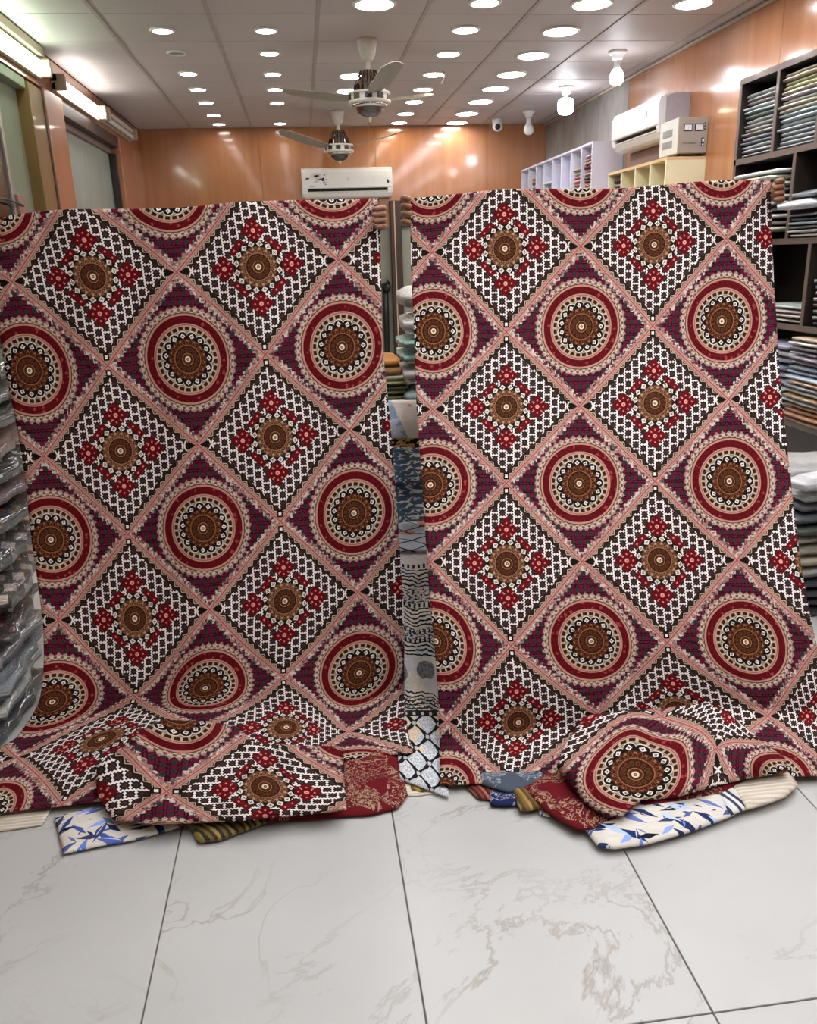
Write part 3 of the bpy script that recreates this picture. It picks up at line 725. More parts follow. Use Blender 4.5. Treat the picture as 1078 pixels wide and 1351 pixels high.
for k, (pal, z0, z1, n) in bays.items():
    y0 = WY0 + k * w + .02; y1 = WY0 + (k + 1) * w - .02
    stack('%s white cubby bay from the near end' % ORD[k], 'folded cloths in the white cubby unit', 2.49, 2.71, y0, y1, z0, z1, [vary(random.choice(pal)) for _ in range(n)], .008, FK, 'folded_cloth', 'cloth', 'folded cloth')
w = cubby('cream_cubby_unit', 'cream laminate cubby unit under the grey stabiliser box', M_CREAM, 2.462, 5.596, 6.68, 2.117, 4, [(k, z) for k in range(4) for z in (1.0, 1.5)] + [(3, 1.96)], .02, plain('wood_tone_edge', (212, 180, 132), .4))
stack('far bay of the cream cubby unit', 'folded cloths in the cream cubby unit', 2.49, 2.70, 5.596 + 3 * w + .03, 6.64, 1.965, 2.06, [(90, 84, 80), (170, 160, 150), (70, 66, 64)], .005, FK, 'folded_cloth', 'cloth', 'folded cloth')

# ------------------------------------------------------------------ dark shelving on the right wall
XF, SY0, SY1 = 2.4, 2.3, 4.575
t = thing('shelving_unit', 'dark brown wall shelving on the right, crammed with wrapped packets', 'shelving', (2.57, 3.4, 0)); xb = XR - .0125
obj('side_panel', bx(XF + .004, xb, SY1 - .022, SY1, 0, 2.36, .001), M_DARKWOOD, t); obj('side_panel', bx(XF + .004, xb, SY0, SY0 + .022, 0, 2.36, .001), M_DARKWOOD, t)
obj('back_panel', bx(xb - .006, xb, SY0, SY1, 0, 2.36), M_DARKWOOD, t)
LEV = [2.385, 1.985, 1.565, 1.155, .685]
for z in LEV:
    s = obj('shelf', bx(XF + .004, xb - .006, SY0 + .0, SY1, z - .026, z, .001), M_DARKWOOD, t)
    obj('edge_band', bx(XF, XF + .004, SY0, SY1, z - .028, z + .001), M_WALNUT_EDGE, s)
def divider(y, k):
    d = obj('divider', bx(XF + .004, xb - .006, y - .011, y + .011, LEV[k + 1] + .0005, LEV[k] - .0265, .001), M_DARKWOOD, t)
    obj('edge_band', bx(XF, XF + .004, y - .0115, y + .0115, LEV[k + 1] + .0015, LEV[k] - .0285), M_WALNUT_EDGE, d)
for y in (4.20, 3.83, 3.45, 3.07, 2.69): divider(y, 0)
for y in (3.985, 3.46, 2.9): divider(y, 1)
for y in (3.78, 3.3, 2.8): divider(y, 2)
obj('edge_band', bx(XF, XF + .004, SY1 - .024, SY1, .0, 2.355), M_WALNUT_EDGE, t)
obj('base_panel', bx(XF + .006, XF + .022, SY0, SY1 - .024, 0.0, .657, .001), M_DARKWOOD, t)
GRP = 'wrapped packets on the dark right shelves'
DK = [(232, 230, 226), (190, 190, 192), (238, 234, 228), (150, 150, 154), (220, 216, 210)]
stack('far compartment of top dark shelf', GRP, XF + .012, XF + .31, 4.22, 4.545, 1.987, 2.305, [vary(random.choice(DK)) for _ in range(15)], .01, fat=.95)
cb = [(206, 214, 226)] * 6 + [(196, 200, 210)] * 2 + [(214, 206, 184)] * 2 + [(214, 200, 196)] * 2 + [(206, 198, 164)] * 5
stack('second compartment of top dark shelf', GRP, XF + .008, XF + .31, 3.85, 4.185, 1.987, 2.335, [vary(c, 8) for c in cb], .01)
stack('third compartment of top dark shelf', GRP, XF + .008, XF + .31, 3.47, 3.81, 1.987, 2.32, [vary(c, 8) for c in cb], .01)
cb = [(210, 206, 186), (150, 150, 150), (226, 222, 208), (84, 84, 86), (206, 210, 220), (222, 216, 190), (96, 96, 98), (224, 220, 206), (212, 208, 186), (226, 224, 214)]
stack('far compartment of second dark shelf', GRP, XF - .07, XF + .25, 4.02, 4.50, 1.60, 1.905, [vary(c, 8) for c in cb], .025)
cb = [(206, 196, 180), (196, 200, 210), (150, 150, 152), (188, 192, 206), (90, 84, 80), (120, 110, 100)]
stack('second dark shelf, beside the divider', GRP, XF - .02, XF + .28, 3.70, 3.96, 1.567, 1.68, [vary(c, 8) for c in cb], .012)
packet('wrapped_packet', 'white shiny packet lying crooked on top of the second dark shelf pile', 'packet', GRP, XF + .06, 3.83, 1.722, .32, .22, .05, (238, 236, 230), PK, .1, (.0, -.06))
packet('wrapped_packet', 'dark grey packet tilted at the top of the second dark shelf pile', 'packet', GRP, XF + .10, 3.80, 1.768, .30, .22, .036, (110, 112, 116), PK, -.1, (.02, -.06))
stack('second dark shelf, nearer pile', GRP, XF - .02, XF + .28, 3.475, 3.69, 1.567, 1.69, [(214, 190, 150), (222, 220, 214), (214, 216, 220), (150, 152, 156), (226, 224, 220)], .012)
stack('far compartment of third dark shelf', GRP, XF + .02, XF + .31, 3.82, 4.25, 1.157, 1.245, [vary(c, 8) for c in [(190, 186, 176), (206, 200, 190), (196, 190, 170), (206, 210, 206)]], .012)
stack('second compartment of third dark shelf', GRP, XF + .01, XF + .3, 3.36, 3.74, 1.157, 1.47, [vary(random.choice([(190, 184, 176), (150, 150, 156), (206, 200, 200), (120, 116, 114), (214, 206, 190)])) for _ in range(11)], .012)
cb = [(96, 104, 130), (150, 156, 166), (70, 76, 96), (176, 182, 190), (120, 130, 150), (190, 196, 200), (100, 108, 130), (166, 172, 180), (196, 200, 206), (176, 180, 190)]
stack('bluish pile on fourth dark shelf', GRP, XF + .0, XF + .31, 3.86, 4.2, .70, 1.06, [vary(c, 8) for c in cb], .014)
cb = [(166, 120, 80), (176, 130, 88), (160, 112, 74), (182, 140, 98), (196, 196, 190), (172, 130, 90), (206, 206, 204), (150, 150, 156), (186, 146, 104), (196, 200, 210), (170, 178, 196), (120, 124, 136), (196, 186, 190), (150, 136, 140), (206, 206, 206), (96, 96, 100), (210, 206, 204), (222, 190, 160)]
stack('multicoloured pile on fourth dark shelf', GRP, XF - .03, XF + .29, 3.45, 3.83, .69, 1.11, [vary(c, 6) for c in cb], .014)
# pile in front of the shelving base, on the floor
fl = [(40, 42, 46), (66, 68, 72), (48, 50, 54), (34, 36, 40), (150, 150, 146), (176, 168, 148), (160, 150, 130), (184, 176, 160), (70, 72, 76), (84, 86, 90), (110, 112, 116), (190, 190, 188)]
stack('floor pile at the right edge', 'packets piled on the floor at the right', 1.96, 2.36, 2.95, 3.40, .0, .56, [vary(c, 6) for c in fl], .02, PP[:0] or PK)
packet('wrapped_roll', 'white plastic-wrapped roll lying on top of the right floor pile', 'packet', 'packets piled on the floor at the right', 2.13, 3.02, .60, .38, .12, .07, (230, 230, 228), PK, .2)
packet('wrapped_packet', 'large grey crumpled packet topping the right floor pile', 'packet', 'packets piled on the floor at the right', 2.15, 3.25, .605, .36, .28, .08, (176, 174, 168), PK, .05, (.02, .02))

# ------------------------------------------------------------------ puffy packets at the left edge
def puffy_mat(name, c1, c2, kind, dark=(30, 26, 28)):
    M = Mat(name, rough=.3, spec=.6, coat=.7); x, y, z = M.pos('Object')
    up = lambda q: tuple(min(240, int(w * 1.08 + 6)) for w in q)
    c1, c2 = up(c1), up(c2)
    if kind == 'blocks':
        u = x * 7.0 + y * 2.0; v = y * 5.0 - x * 1.0 + z * 2.2; row = v.fl(); q = ((u + row * .5).fr() - .5); q2 = v.fr() - .5
        m = (abs(q) < .30) & (abs(q2) < .34); c = M.mix(m, dark, M.mix(M.noise(M.vec, 8.0, 2) > .5, c1, c2))
    elif kind == 'scroll':
        d, a, b_ = M.voro(M.comb(x, y, z * .5), 9.0); c = M.mix(d < .32, dark, c1); c = M.mix(d < .14, c, c2)
    elif kind == 'lines':
        c = M.mix(tri(z * 5.0 + M.noise(M.vec, 4.0, 3) * 1.2), c1, c2)
    M.base(c); M.bump(M.noise(M.comb(x * 2.0, y * 2.0, z * 2.0), 6.0, 4, .65, .8), .6, .04); return M.m
pspec = [  # z0, z1, material, words
    (.00, .07, ('charcoal_packet', (60, 64, 70), (40, 42, 48), 'lines'), 'charcoal wrapped packet at the very bottom of the left pile'),
    (.07, .14, ('pale_packet', (176, 178, 172), (120, 124, 124), 'lines'), 'pale grey wrapped packet, second from the bottom of the left pile'),
    (.14, .21, ('steel_packet', (126, 134, 142), (80, 88, 96), 'lines'), 'steel grey wrapped packet, third from the bottom of the left pile'),
    (.21, .29, ('ash_packet', (140, 136, 140), (96, 90, 96), 'lines'), 'ash grey wrapped packet, fourth from the bottom of the left pile'),
    (.29, .37, ('maroon_packet', (96, 40, 48), (150, 130, 126), 'scroll'), 'maroon patterned packet low in the left pile, under the block print packets'),
    (.37, .50, ('mauve_block_packet', (170, 154, 148), (150, 136, 136), 'blocks'), 'dark puffy packet with mauve block print, lower of two in the left pile'),
    (.50, .62, ('cream_block_packet', (176, 164, 150), (120, 116, 124), 'blocks'), 'dark puffy packet with cream block print, upper of two in the left pile'),
    (.62, .72, ('gold_scroll_packet', (84, 66, 36), (150, 120, 66), 'scroll'), 'brown and gold scroll print packet in the middle of the left pile'),
    (.72, .79, ('plum_packet', (110, 84, 88), (74, 50, 56), 'lines'), 'plum coloured packet above the gold print packet in the left pile'),
    (.79, .89, ('teal_white_packet', (206, 212, 214), (66, 92, 104), 'scroll'), 'white and teal printed packet, the brightest in the left pile'),
    (.89, .97, ('wine_packet', (104, 58, 60), (150, 128, 124), 'lines'), 'wine and beige striped packet above the white and teal one'),
    (.97, 1.06, ('black_packet', (46, 46, 46), (24, 24, 24), 'lines'), 'black packet with a sagging side in the left pile'),
    (1.06, 1.14, ('olive_grey_packet', (116, 112, 108), (70, 68, 64), 'lines'), 'olive grey packet, second from the top of the left pile'),
    (1.14, 1.24, ('green_grey_packet', (92, 96, 88), (44, 46, 44), 'lines'), 'dark green grey packet topping the left pile')]
for k, (z0, z1, ms, lab) in enumerate(pspec):
    me = PP[k % 4].copy(); me.materials.append(puffy_mat(*ms))
    o = bpy.data.objects.new('wrapped_packet', me); C.objects.link(o)
    fy = 2.48 + .42 * (z0 + z1) / 2
    o.location = (-1.325 + random.uniform(-.01, .01), fy + .26 + random.uniform(-.02, .02), (z0 + z1) / 2)
    o.scale = (.465, .54, (z1 - z0) * .97); o.rotation_euler = (random.uniform(-.02, .02), random.uniform(-.02, .02), random.uniform(-.15, .15))
    tag(o, lab, 'packet', 'packets piled at the left edge')

# ------------------------------------------------------------------ between the two cloths: post, counter, cushions, stacks
t = thing('door_post', 'dark brown square wooden post with a top rail against the back wall', 'post', (1.05, YB - .06, 0))
obj('post', bx(.99, 1.112, YB - .10, YB - .0125, 0, 2.118, .006), M_VENEER_DK, t)
obj('bead_highlight', bx(1.028, 1.042, YB - .106, YB - .10, 0, 2.11, .002), plain('brown_bead_highlight', (190, 160, 130), .25), t)  # pale strip down the dark post: its highlight put into the colour
obj('top_rail', bx(1.112, 1.95, YB - .08, YB - .0125, 1.845, 2.118, .006), M_VENEER_DK, t)
obj('glass_panel', bx(1.113, 1.95, YB - .03, YB - .002, 0, 1.845), plain('grey_green_panel', (140, 140, 124), .3, coat=.4, scale=3, var=.1), t)
t = thing('umbrella', 'thin closed black umbrella hung upright on the grey back wall', 'umbrella', (.93, YB - .06, .3))
obj('canopy', tube(BM(), [(.905, YB - .05, .30), (.905, YB - .05, .4), (.91, YB - .05, .9), (.915, YB - .05, 1.18)], [.006, .028, .034, .03], 10), M_BLACK, t, True)
obj('handle', tube(BM(), [(.915, YB - .05, 1.18), (.92, YB - .055, 1.24), (.935, YB - .055, 1.27), (.96, YB - .055, 1.25)], [.05, .055, .045, .015], 10), M_BLACK, t, True)
t = thing('display_table', 'low dark wooden table between the cloths, carrying cushions and folded sheets', 'table', (.5, 3.55, 0))
obj('table_top', bx(.16, .86, 3.28, 3.86, .885, .925, .004), M_DARKWOOD, t)
for a in (.19, .80):
    for b_ in (3.31, 3.80): obj('leg', bx(a, a + .035, b_, b_ + .035, 0, .884, .002), M_DARKWOOD, t)
gc = [(176, 184, 130), (150, 160, 106), (190, 196, 146), (160, 168, 116), (186, 190, 140), (150, 156, 110)]
stack('green stack between the cloths', 'folded green cloths between the cloths', .19, .408, 3.34, 3.66, .926, 1.045, gc, .004, FK, 'folded_cloth', 'cloth', 'folded light green cloth')
packet('folded_cloth', 'folded cream cloth lying on the green stack', 'cloth', 'folded cloths on top of the green stack', .30, 3.5, 1.056, .215, .3, .03, (216, 210, 190), FK)
packet('folded_cloth', 'folded tan cloth under the orange one above the green stack', 'cloth', 'folded cloths on top of the green stack', .285, 3.5, 1.085, .20, .3, .05, (190, 140, 96), FK)
packet('folded_cloth', 'folded orange cloth topping the green stack', 'cloth', 'folded cloths on top of the green stack', .28, 3.5, 1.118, .20, .3, .042, (206, 142, 84), FK)
cush = [(.930, 1.02, (168, 200, 204), 'pale teal wrapped cushion at the bottom of the cushion stack', .12), (1.02, 1.105, (216, 212, 210), 'white wrapped cushion, second from the bottom of the cushion stack', .10),
        (1.105, 1.165, (158, 204, 200), 'aqua wrapped cushion, lower of the aqua pair', .11), (1.165, 1.22, (172, 216, 212), 'aqua wrapped cushion, upper of the aqua pair', .11),
        (1.22, 1.315, (224, 220, 224), 'white wrapped cushion, second from the top of the cushion stack', .07), (1.315, 1.425, (196, 190, 184), 'silvery plastic bag topping the cushion stack', .08)]
for z0, z1, c, lab, dx in cush:
    packet('wrapped_cushion', lab, 'cushion', 'wrapped cushions between the cloths', .54 + .08 - dx * .3, 3.5, (z0 + z1) / 2, .40, .36, (z1 - z0) * .97, tuple(min(250, int(v * 1.14)) for v in c), CK, random.uniform(-.1, .1), (random.uniform(-.008, .008), random.uniform(-.008, .008)))
# ------------------------------------------------------------------ cloth fitting
class TPS:
    """thin plate spline through measured landmarks"""
    def __init__(s, P, V, reg=0.0):
        s.P = np.array(P, float); V = np.array(V, float); n = len(s.P); s.sc = np.abs(s.P).max(); Q = s.P / s.sc; s.Q = Q
        K = s.k(Q, Q) + reg * np.eye(n); A = np.zeros((n + 3, n + 3)); A[:n, :n] = K; A[:n, n] = 1; A[:n, n + 1:] = Q; A[n, :n] = 1; A[n + 1:, :n] = Q.T
        B = np.zeros((n + 3, V.shape[1])); B[:n] = V; s.W = np.linalg.solve(A, B)
    @staticmethod
    def k(A, B):
        d = ((A[:, None] - B[None]) ** 2).sum(-1); return np.where(d > 0, .5 * d * np.log(np.maximum(d, 1e-12)), 0)
    def __call__(s, P):
        P = np.asarray(P, float) / s.sc; n = len(s.Q); return s.k(P, s.Q) @ s.W[:n] + s.W[n] + P @ s.W[n + 1:]
def grid_mesh(name, pts, uvs, m, parent=None, thick=.003, smooth=True, rev=False):
    """pts (n,k,3), uvs (n,k,2) -> one sheet with thickness"""
    n, k = pts.shape[:2]; me = bpy.data.meshes.new(name)
    idx = np.arange(n * k).reshape(n, k)
    f = np.stack([idx[:-1, :-1], idx[1:, :-1], idx[1:, 1:], idx[:-1, 1:]], -1).reshape(-1, 4)
    if rev: f = f[:, ::-1]
    me.from_pydata(pts.reshape(-1, 3).tolist(), [], f.tolist())
    uvl = me.uv_layers.new(name='UVMap'); flat = uvs.reshape(-1, 2)[f.reshape(-1)]
    uvl.data.foreach_set('uv', flat.astype(np.float32).reshape(-1))
    me.materials.append(m)
    if smooth:
        for p in me.polygons: p.use_smooth = True
    o = bpy.data.objects.new(name, me); C.objects.link(o)
    if thick:
        md = o.modifiers.new('thickness', 'SOLIDIFY'); md.thickness = thick; md.offset = 0
    if parent: o.parent = parent
    return o
def np_ray(px): 
    d = np.array(FWD)[None] + np.array(RGT)[None] * ((px[:, :1] - IW / 2) / FPX) - np.array(UPV)[None] * ((px[:, 1:] - IH / 2) / FPX); return d
def np_onY(px, Y): d = np_ray(px); return np.array(EYE)[None] + d * (Y / d[:, 1])[:, None]
def np_onZ(px, Z): d = np_ray(px); return np.array(EYE)[None] + d * ((Z - EYE.z) / d[:, 2])[:, None]
def smoothmin(a, b, k): h = np.clip(.5 + .5 * (b - a) / k, 0, 1); return b * (1 - h) + a * h - k * h * (1 - h)
def hang_points(px, prof, ripple, zf):
    """the sheet hangs along a measured depth profile and lies on the floor from where it reaches it"""
    ys, Ys = zip(*prof); Y = np.interp(px[:, 1], ys, Ys) + ripple(px)
    zfl = zf(px) if callable(zf) else np.full(len(px), zf)
    d = np_ray(px); tf = np.where(d[:, 2] < -1e-3, (zfl - EYE.z) / np.minimum(d[:, 2], -1e-3), 1e3)
    t = smoothmin(Y / d[:, 1], np.minimum(tf, 50), .05); t = np.minimum(t, tf)
    return np.array(EYE)[None] + d * t[:, None]
M_CLOTH = medallion_print()
def smooth_prof(pr):
    ys = np.array([p[0] for p in pr], float); Y = np.array([p[1] for p in pr]); co = np.polyfit(ys, Y, 3)
    q = np.linspace(ys[0] - 60, ys[-1] + 60, 60); return list(zip(q, np.polyval(co, q)))
def hung_cloth(name, label, landmarks, uL, uR, vT, vB, prof, ripple, zf, NU=96, NV=170):
    uv = [l[0] for l in landmarks]; px = [l[1] for l in landmarks]; T = TPS(uv, px, 1e-5)
    s = np.linspace(0, 1, NU); t = np.linspace(0, 1, NV)
    U = np.zeros((NV, NU)); V = np.zeros((NV, NU))
    for j in range(NV):
        for i in range(NU):
            v = vT(s[i]) + (vB(s[i]) - vT(s[i])) * t[j]; V[j, i] = v; U[j, i] = uL(v) + (uR(v) - uL(v)) * s[i]
    P = T(np.stack([U.ravel(), V.ravel()], -1)); W = hang_points(P, prof, ripple, zf)
    o = grid_mesh(name, W.reshape(NV, NU, 3), np.stack([U, V], -1), M_CLOTH)
    return tag(o, label, 'cloth'), T
itp = lambda a: (lambda v: float(np.interp(v, [q[0] for q in a], [q[1] for q in a])))
LL = [((0, 1), (39, 489)), ((1, 1), (248, 474)), ((2, 1), (451, 458)), ((0, 2), (67, 712)), ((1, 2), (268, 697)), ((2, 2), (467, 677)),
      ((0, 3), (69, 926)), ((1, 3), (271, 908)), ((2, 3), (474, 888)), ((.5, .5), (123, 365)), ((1.5, .5), (341, 352)), ((.5, 1.5), (159, 595)), ((1.5, 1.5), (363, 577)),
      ((.5, 2.5), (178, 816)), ((1.5, 2.5), (376, 793)), ((0, .5), (16, 372)), ((1, .5), (233, 359)), ((2, .5), (446, 343)), ((0, 1.5), (58, 602)), ((1, 1.5), (261, 587)), ((2, 1.5), (461, 567)),
      ((.5, 1), (142, 482)), ((1.5, 1), (350, 468)), ((.5, 2), (169, 705)), ((1.5, 2), (370, 688)), ((0, 2.5), (77, 818)), ((1, 2.5), (277, 804)), ((2, 2.5), (472, 781)), ((.5, 3), (178, 919)), ((1.5, 3), (374, 893)),
      ((0, 3.5), (22, 1000)), ((.5, 3.5), (134, 975)), ((2, 3.5), (460, 966)), ((1.5, 3.5), (378, 960)), ((1, 3.5), (262, 962)), ((0, 4), (-25, 1072)), ((.5, 4), (82, 1062)), ((1, 4), (200, 1050)), ((2, 4), (474, 1012)),
      ((.5, 0), (95, 252)), ((1.5, 0), (322, 240)), ((0, 0), (-8, 270)), ((1, 0), (222, 250)), ((2, 0), (438, 236)), ((1.5, 4), (352, 1030))]
rng_l = RNG.uniform(0, 6.28, 8)
def rip_l(p):
    x, y = p[:, 0], p[:, 1]; k = np.clip((y - 250) / 700, 0, 1)
    return .010 * np.sin(x / 38 + y / 300 + 1) * (.4 + k) + .006 * np.sin(x / 17 - y / 170) + .018 * np.sin(x / 90 + 2.2 - y / 420) + .008 * np.sin(y / 26 + x / 60) * np.clip((y - 760) / 150, 0, 1)
def zf_l(p):
    x, y = p[:, 0], p[:, 1]
    return .024 + .006 * (1 + np.sin(x / 22 + y / 31)) * np.clip((y - 940) / 40, 0, 1) * np.clip((1090 - y) / 60, 0, 1)
lc, TL_ = hung_cloth('printed_cloth', 'large maroon and brown medallion cloth held up on the left', LL,
    itp([(0, -.09), (.5, -.13), (1, -.15), (2, -.12), (2.6, -.09), (3, -.075), (3.3, -.10), (3.5, -.24), (3.8, -.45), (4.1, -.6)]), itp([(0, 2.27), (1, 2.255), (2, 2.285), (3, 2.31), (3.5, 2.36), (4, 2.36)]),
    itp([(0, .075), (.3, .115), (.6, .115), (1, .135)]), itp([(0, 4.02), (.25, 4.02), (.45, 4.0), (.7, 3.9), (1, 3.86)]),
    smooth_prof([(270, 2.95), (475, 2.9), (690, 2.79), (905, 2.62), (960, 2.55)]), rip_l, zf_l)
LR = [((0, 1), (572, 437)), ((1, 1), (767, 431)), ((2, 1), (952, 424)), ((0, 2), (568, 640)), ((1, 2), (764, 638)), ((2, 2), (962, 635)), ((0, 3), (575, 846)), ((1, 3), (780, 846)), ((2, 3), (984, 847)),
      ((.5, .5), (666, 328)), ((1.5, .5), (863, 323)), ((.5, 1.5), (668, 537)), ((1.5, 1.5), (864, 532)), ((.5, 2.5), (669, 744)), ((1.5, 2.5), (870, 739)), ((.5, 3.5), (684, 953)),
      ((0, .5), (570, 333)), ((1, .5), (766, 325)), ((2, .5), (958, 315)), ((0, 1.5), (571, 540)), ((1, 1.5), (765, 536)), ((2, 1.5), (961, 527)), ((0, 2.5), (568, 741)), ((1, 2.5), (768, 741)), ((2, 2.5), (972, 739)),
      ((.5, 1), (668, 438)), ((1.5, 1), (861, 430)), ((.5, 2), (668, 638)), ((1.5, 2), (864, 635)), ((.5, 3), (674, 852)), ((1.5, 3), (880, 848)), ((0, 3.5), (590, 952)), ((2, 3.5), (1013, 945)), ((.5, 4), (674, 1033)), ((0, 4), (584, 1048)),
      ((1.5, 3.5), (893, 938)), ((1, 3.5), (788, 942)), ((2.5, 3.5), (1100, 944)), ((2, 4), (1022, 1030)), ((1, 4), (800, 1030)), ((1.5, 4), (905, 1022)),
      ((.5, 0), (664, 222)), ((1.5, 0), (858, 218)), ((0, 0), (572, 236)), ((1, 0), (765, 222)), ((2, 0), (952, 208)), ((2.5, 2.5), (1072, 742)), ((2.5, 1.5), (1056, 522)), ((2.5, .5), (1048, 312))]
def rip_r(p):
    x, y = p[:, 0], p[:, 1]; k = np.clip((y - 250) / 700, 0, 1)
    return .009 * np.sin(x / 34 + y / 260 + 2) * (.4 + k) + .005 * np.sin(x / 15 + y / 190) + .016 * np.sin(x / 80 + .4 + y / 500) + .006 * np.sin(y / 24 - x / 50) * np.clip((y - 780) / 150, 0, 1) - .05 * np.clip((x - 820) / 260, 0, 1) * k
def zf_r(p):
    x, y = p[:, 0], p[:, 1]
    return .024 + .006 * (1 + np.sin(x / 25 - y / 36)) * np.clip((y - 940) / 40, 0, 1) * np.clip((1060 - y) / 60, 0, 1)
rc, TR_ = hung_cloth('printed_cloth', 'large maroon and brown medallion cloth held up on the right', LR,
    itp([(0, -.16), (.5, -.15), (1, -.135), (1.5, -.11), (2, -.055), (2.5, -.02), (3, -.01), (3.5, -.06), (4, -.02)]), itp([(0, 2.335), (.5, 2.335), (1, 2.37), (1.5, 2.37), (2, 2.405), (2.5, 2.42), (3, 2.46), (3.5, 2.52), (4, 2.6)]),
    itp([(0, .115), (.25, .135), (.5, .135), (.75, .13), (1, .155)]), itp([(0, 3.93), (.2, 3.99), (.45, 3.98), (.7, 3.98), (1, 3.92)]),
    smooth_prof([(240, 2.95), (435, 2.86), (640, 2.62), (846, 2.36), (960, 2.26)]), rip_r, zf_r)

# ------------------------------------------------------------------ sheets on the floor
def poly_at(pl_, n):
    P = np.array(pl_, float); L = np.concatenate([[0], np.cumsum(np.linalg.norm(np.diff(P, axis=0), axis=1))]); q = np.linspace(0, L[-1], n)
    return np.stack([np.interp(q, L, P[:, 0]), np.interp(q, L, P[:, 1])], -1)
def sheet(name, label, top, bot, m, z0=.008, bump=None, uvf=None, n=40, k=24, cat='cloth', group=None, depth=None, thick=.003):
    A = poly_at(top, n); B = poly_at(bot, n); t = np.linspace(0, 1, k)[:, None, None]
    P = (A[None] * (1 - t) + B[None] * t); px = P.reshape(-1, 2)
    ss, tt = np.meshgrid(np.linspace(0, 1, n), np.linspace(0, 1, k))
    if depth is None:
        z = np.full(len(px), z0)
        if bump is not None: z = z + bump(ss.ravel(), tt.ravel(), px)
        W = np_onZ(px, z)
    else: W = hang_points(px, depth[0], depth[1], z0)
    uv = uvf(px) if uvf is not None else (W[:, :2] if depth is None else np.stack([ss.ravel(), tt.ravel()], -1))
    o = grid_mesh(name, W.reshape(k, n, 3), uv.reshape(k, n, 2), m, thick=thick)
    return tag(o, label, cat, group)
def hump(h, e=.25, w=.0, fx=20.0): return lambda s, t, p: h * np.clip(np.minimum(t, 1 - t) / e, 0, 1) ** .5 * np.clip(np.minimum(s, 1 - s) / .08, 0, 1) ** .5 + w * (1 + np.sin(p[:, 0] / fx + p[:, 1] / 14)) * np.clip((1 - t) / .2, 0, 1)
# prints
def ribbed():
    M = Mat('cream_ribbed_cotton', rough=.9, spec=.1); u, v = M.uv(); w = M.noise(M.comb(u * 6.0, v * 60.0, 0.0), 2.0, 3)
    M.base(M.mix(tri(v * 70.0 + w * .8), (196, 186, 168), (232, 226, 214))); M.bump(tri(v * 70.0 + w * .8), .5, .003); return M.m
def leaf_layers(M, u, v, base, specs):
    c = base
    for (sc, ang, st, thr, colr, off) in specs:
        ca, sa = math.cos(ang), math.sin(ang); x = u * ca + v * sa + off; y = v * ca - u * sa + off * 2
        d, a, b = M.voro(M.comb(x * st, y, off), sc, dist='MANHATTAN'); c = M.mix(d < thr, c, M.mix(a > .5, colr, tuple(min(255, int(q * 1.5 + 20)) for q in colr)))
        c = M.mix((d < thr) & (abs((y * sc * 1.0).fr() - .5) < .03), c, (225, 228, 236))
    return c
def blue_leaf():
    M = Mat('white_blue_leaf_print', rough=.85, spec=.15); u, v = M.uv()
    w = M.noise(M.comb(u * 8.0, v * 90.0, 0.0), 2.0, 2); base = M.mix(w, (206, 204, 196), (238, 236, 228))
    c = leaf_layers(M, u, v, base, [(26.0, .5, .30, .36, (84, 104, 160), 0.0), (28.0, -.7, .28, .36, (36, 52, 100), 3.1), (25.0, 1.3, .28, .34, (56, 78, 136), 5.7), (30.0, .1, .24, .32, (24, 30, 54), 8.2), (27.0, 2.4, .26, .36, (110, 128, 190), 11.4), (26.0, -.2, .3, .34, (44, 62, 116), 14.3)])
    M.base(c); return M.m
def paisley(name, bg, fg, fg2, sc=16.0, thr=.05):
    M = Mat(name, rough=.85, spec=.15); u, v = M.uv(); n = M.noise(M.comb(u, v, 0.0), sc * .7, 3, .6, 2.2)
    n2 = M.noise(M.comb(u + 4.0, v, 2.0), sc, 4, .65, 1.2); q = (n * 7.0).fr()
    msk = M.noise(M.comb(u, v + 7.0, 0.0), sc * .6, 1) > .47
    c = M.mix((abs(q - .5) < thr * 1.5) & msk, bg, fg); c = M.mix((n2 > .6) & msk & (q > .7), c, fg2); c = M.mix((abs(n2 - .5) < .012) & msk, c, fg); M.base(c); return M.m
def stripes(name, cols, per, ang=0.0, wob=.0):
    M = Mat(name, rough=.6, spec=.3, sheen=.2); u, v = M.uv(); ca, sa = math.cos(ang), math.sin(ang)
    x = u * ca + v * sa + (M.noise(M.comb(u, v, 0.0), 14.0, 2) - .5) * wob; f = (x / per).fr(); c = cols[0]
    for k in range(1, len(cols)): c = M.mix(f > k / len(cols), c, cols[k])
    M.base(c if not isinstance(c, tuple) else c); return M.m
M_RIB, M_BLUE = ribbed(), blue_leaf()
M_MAROON = paisley('maroon_paisley_cotton', (104, 20, 30), (168, 146, 122), (92, 72, 56), 15.0)
M_GREYP = paisley('grey_blue_paisley_cotton', (78, 88, 104), (176, 184, 196), (34, 40, 52), 24.0)
M_GOLD = stripes('black_gold_stripe_cotton', [(34, 28, 16), (110, 92, 34), (52, 40, 18), (150, 132, 60)], .034, .8, .02)
M_GOLD2 = stripes('gold_satin', [(120, 92, 34), (168, 138, 66), (84, 62, 24)], .03, .2, .02)
M_ORG = stripes('brown_orange_stripe_cotton', [(70, 22, 24), (176, 96, 66), (50, 22, 20), (130, 44, 40)], .03, .4, .02)
M_NAVY = paisley('navy_white_print', (30, 40, 86), (210, 214, 226), (60, 76, 130), 20.0, .04)
M_NAVYS = stripes('navy_white_border_stripe', [(226, 226, 222), (40, 56, 100), (226, 226, 222), (30, 40, 70), (214, 216, 216)], .055, 0.35)

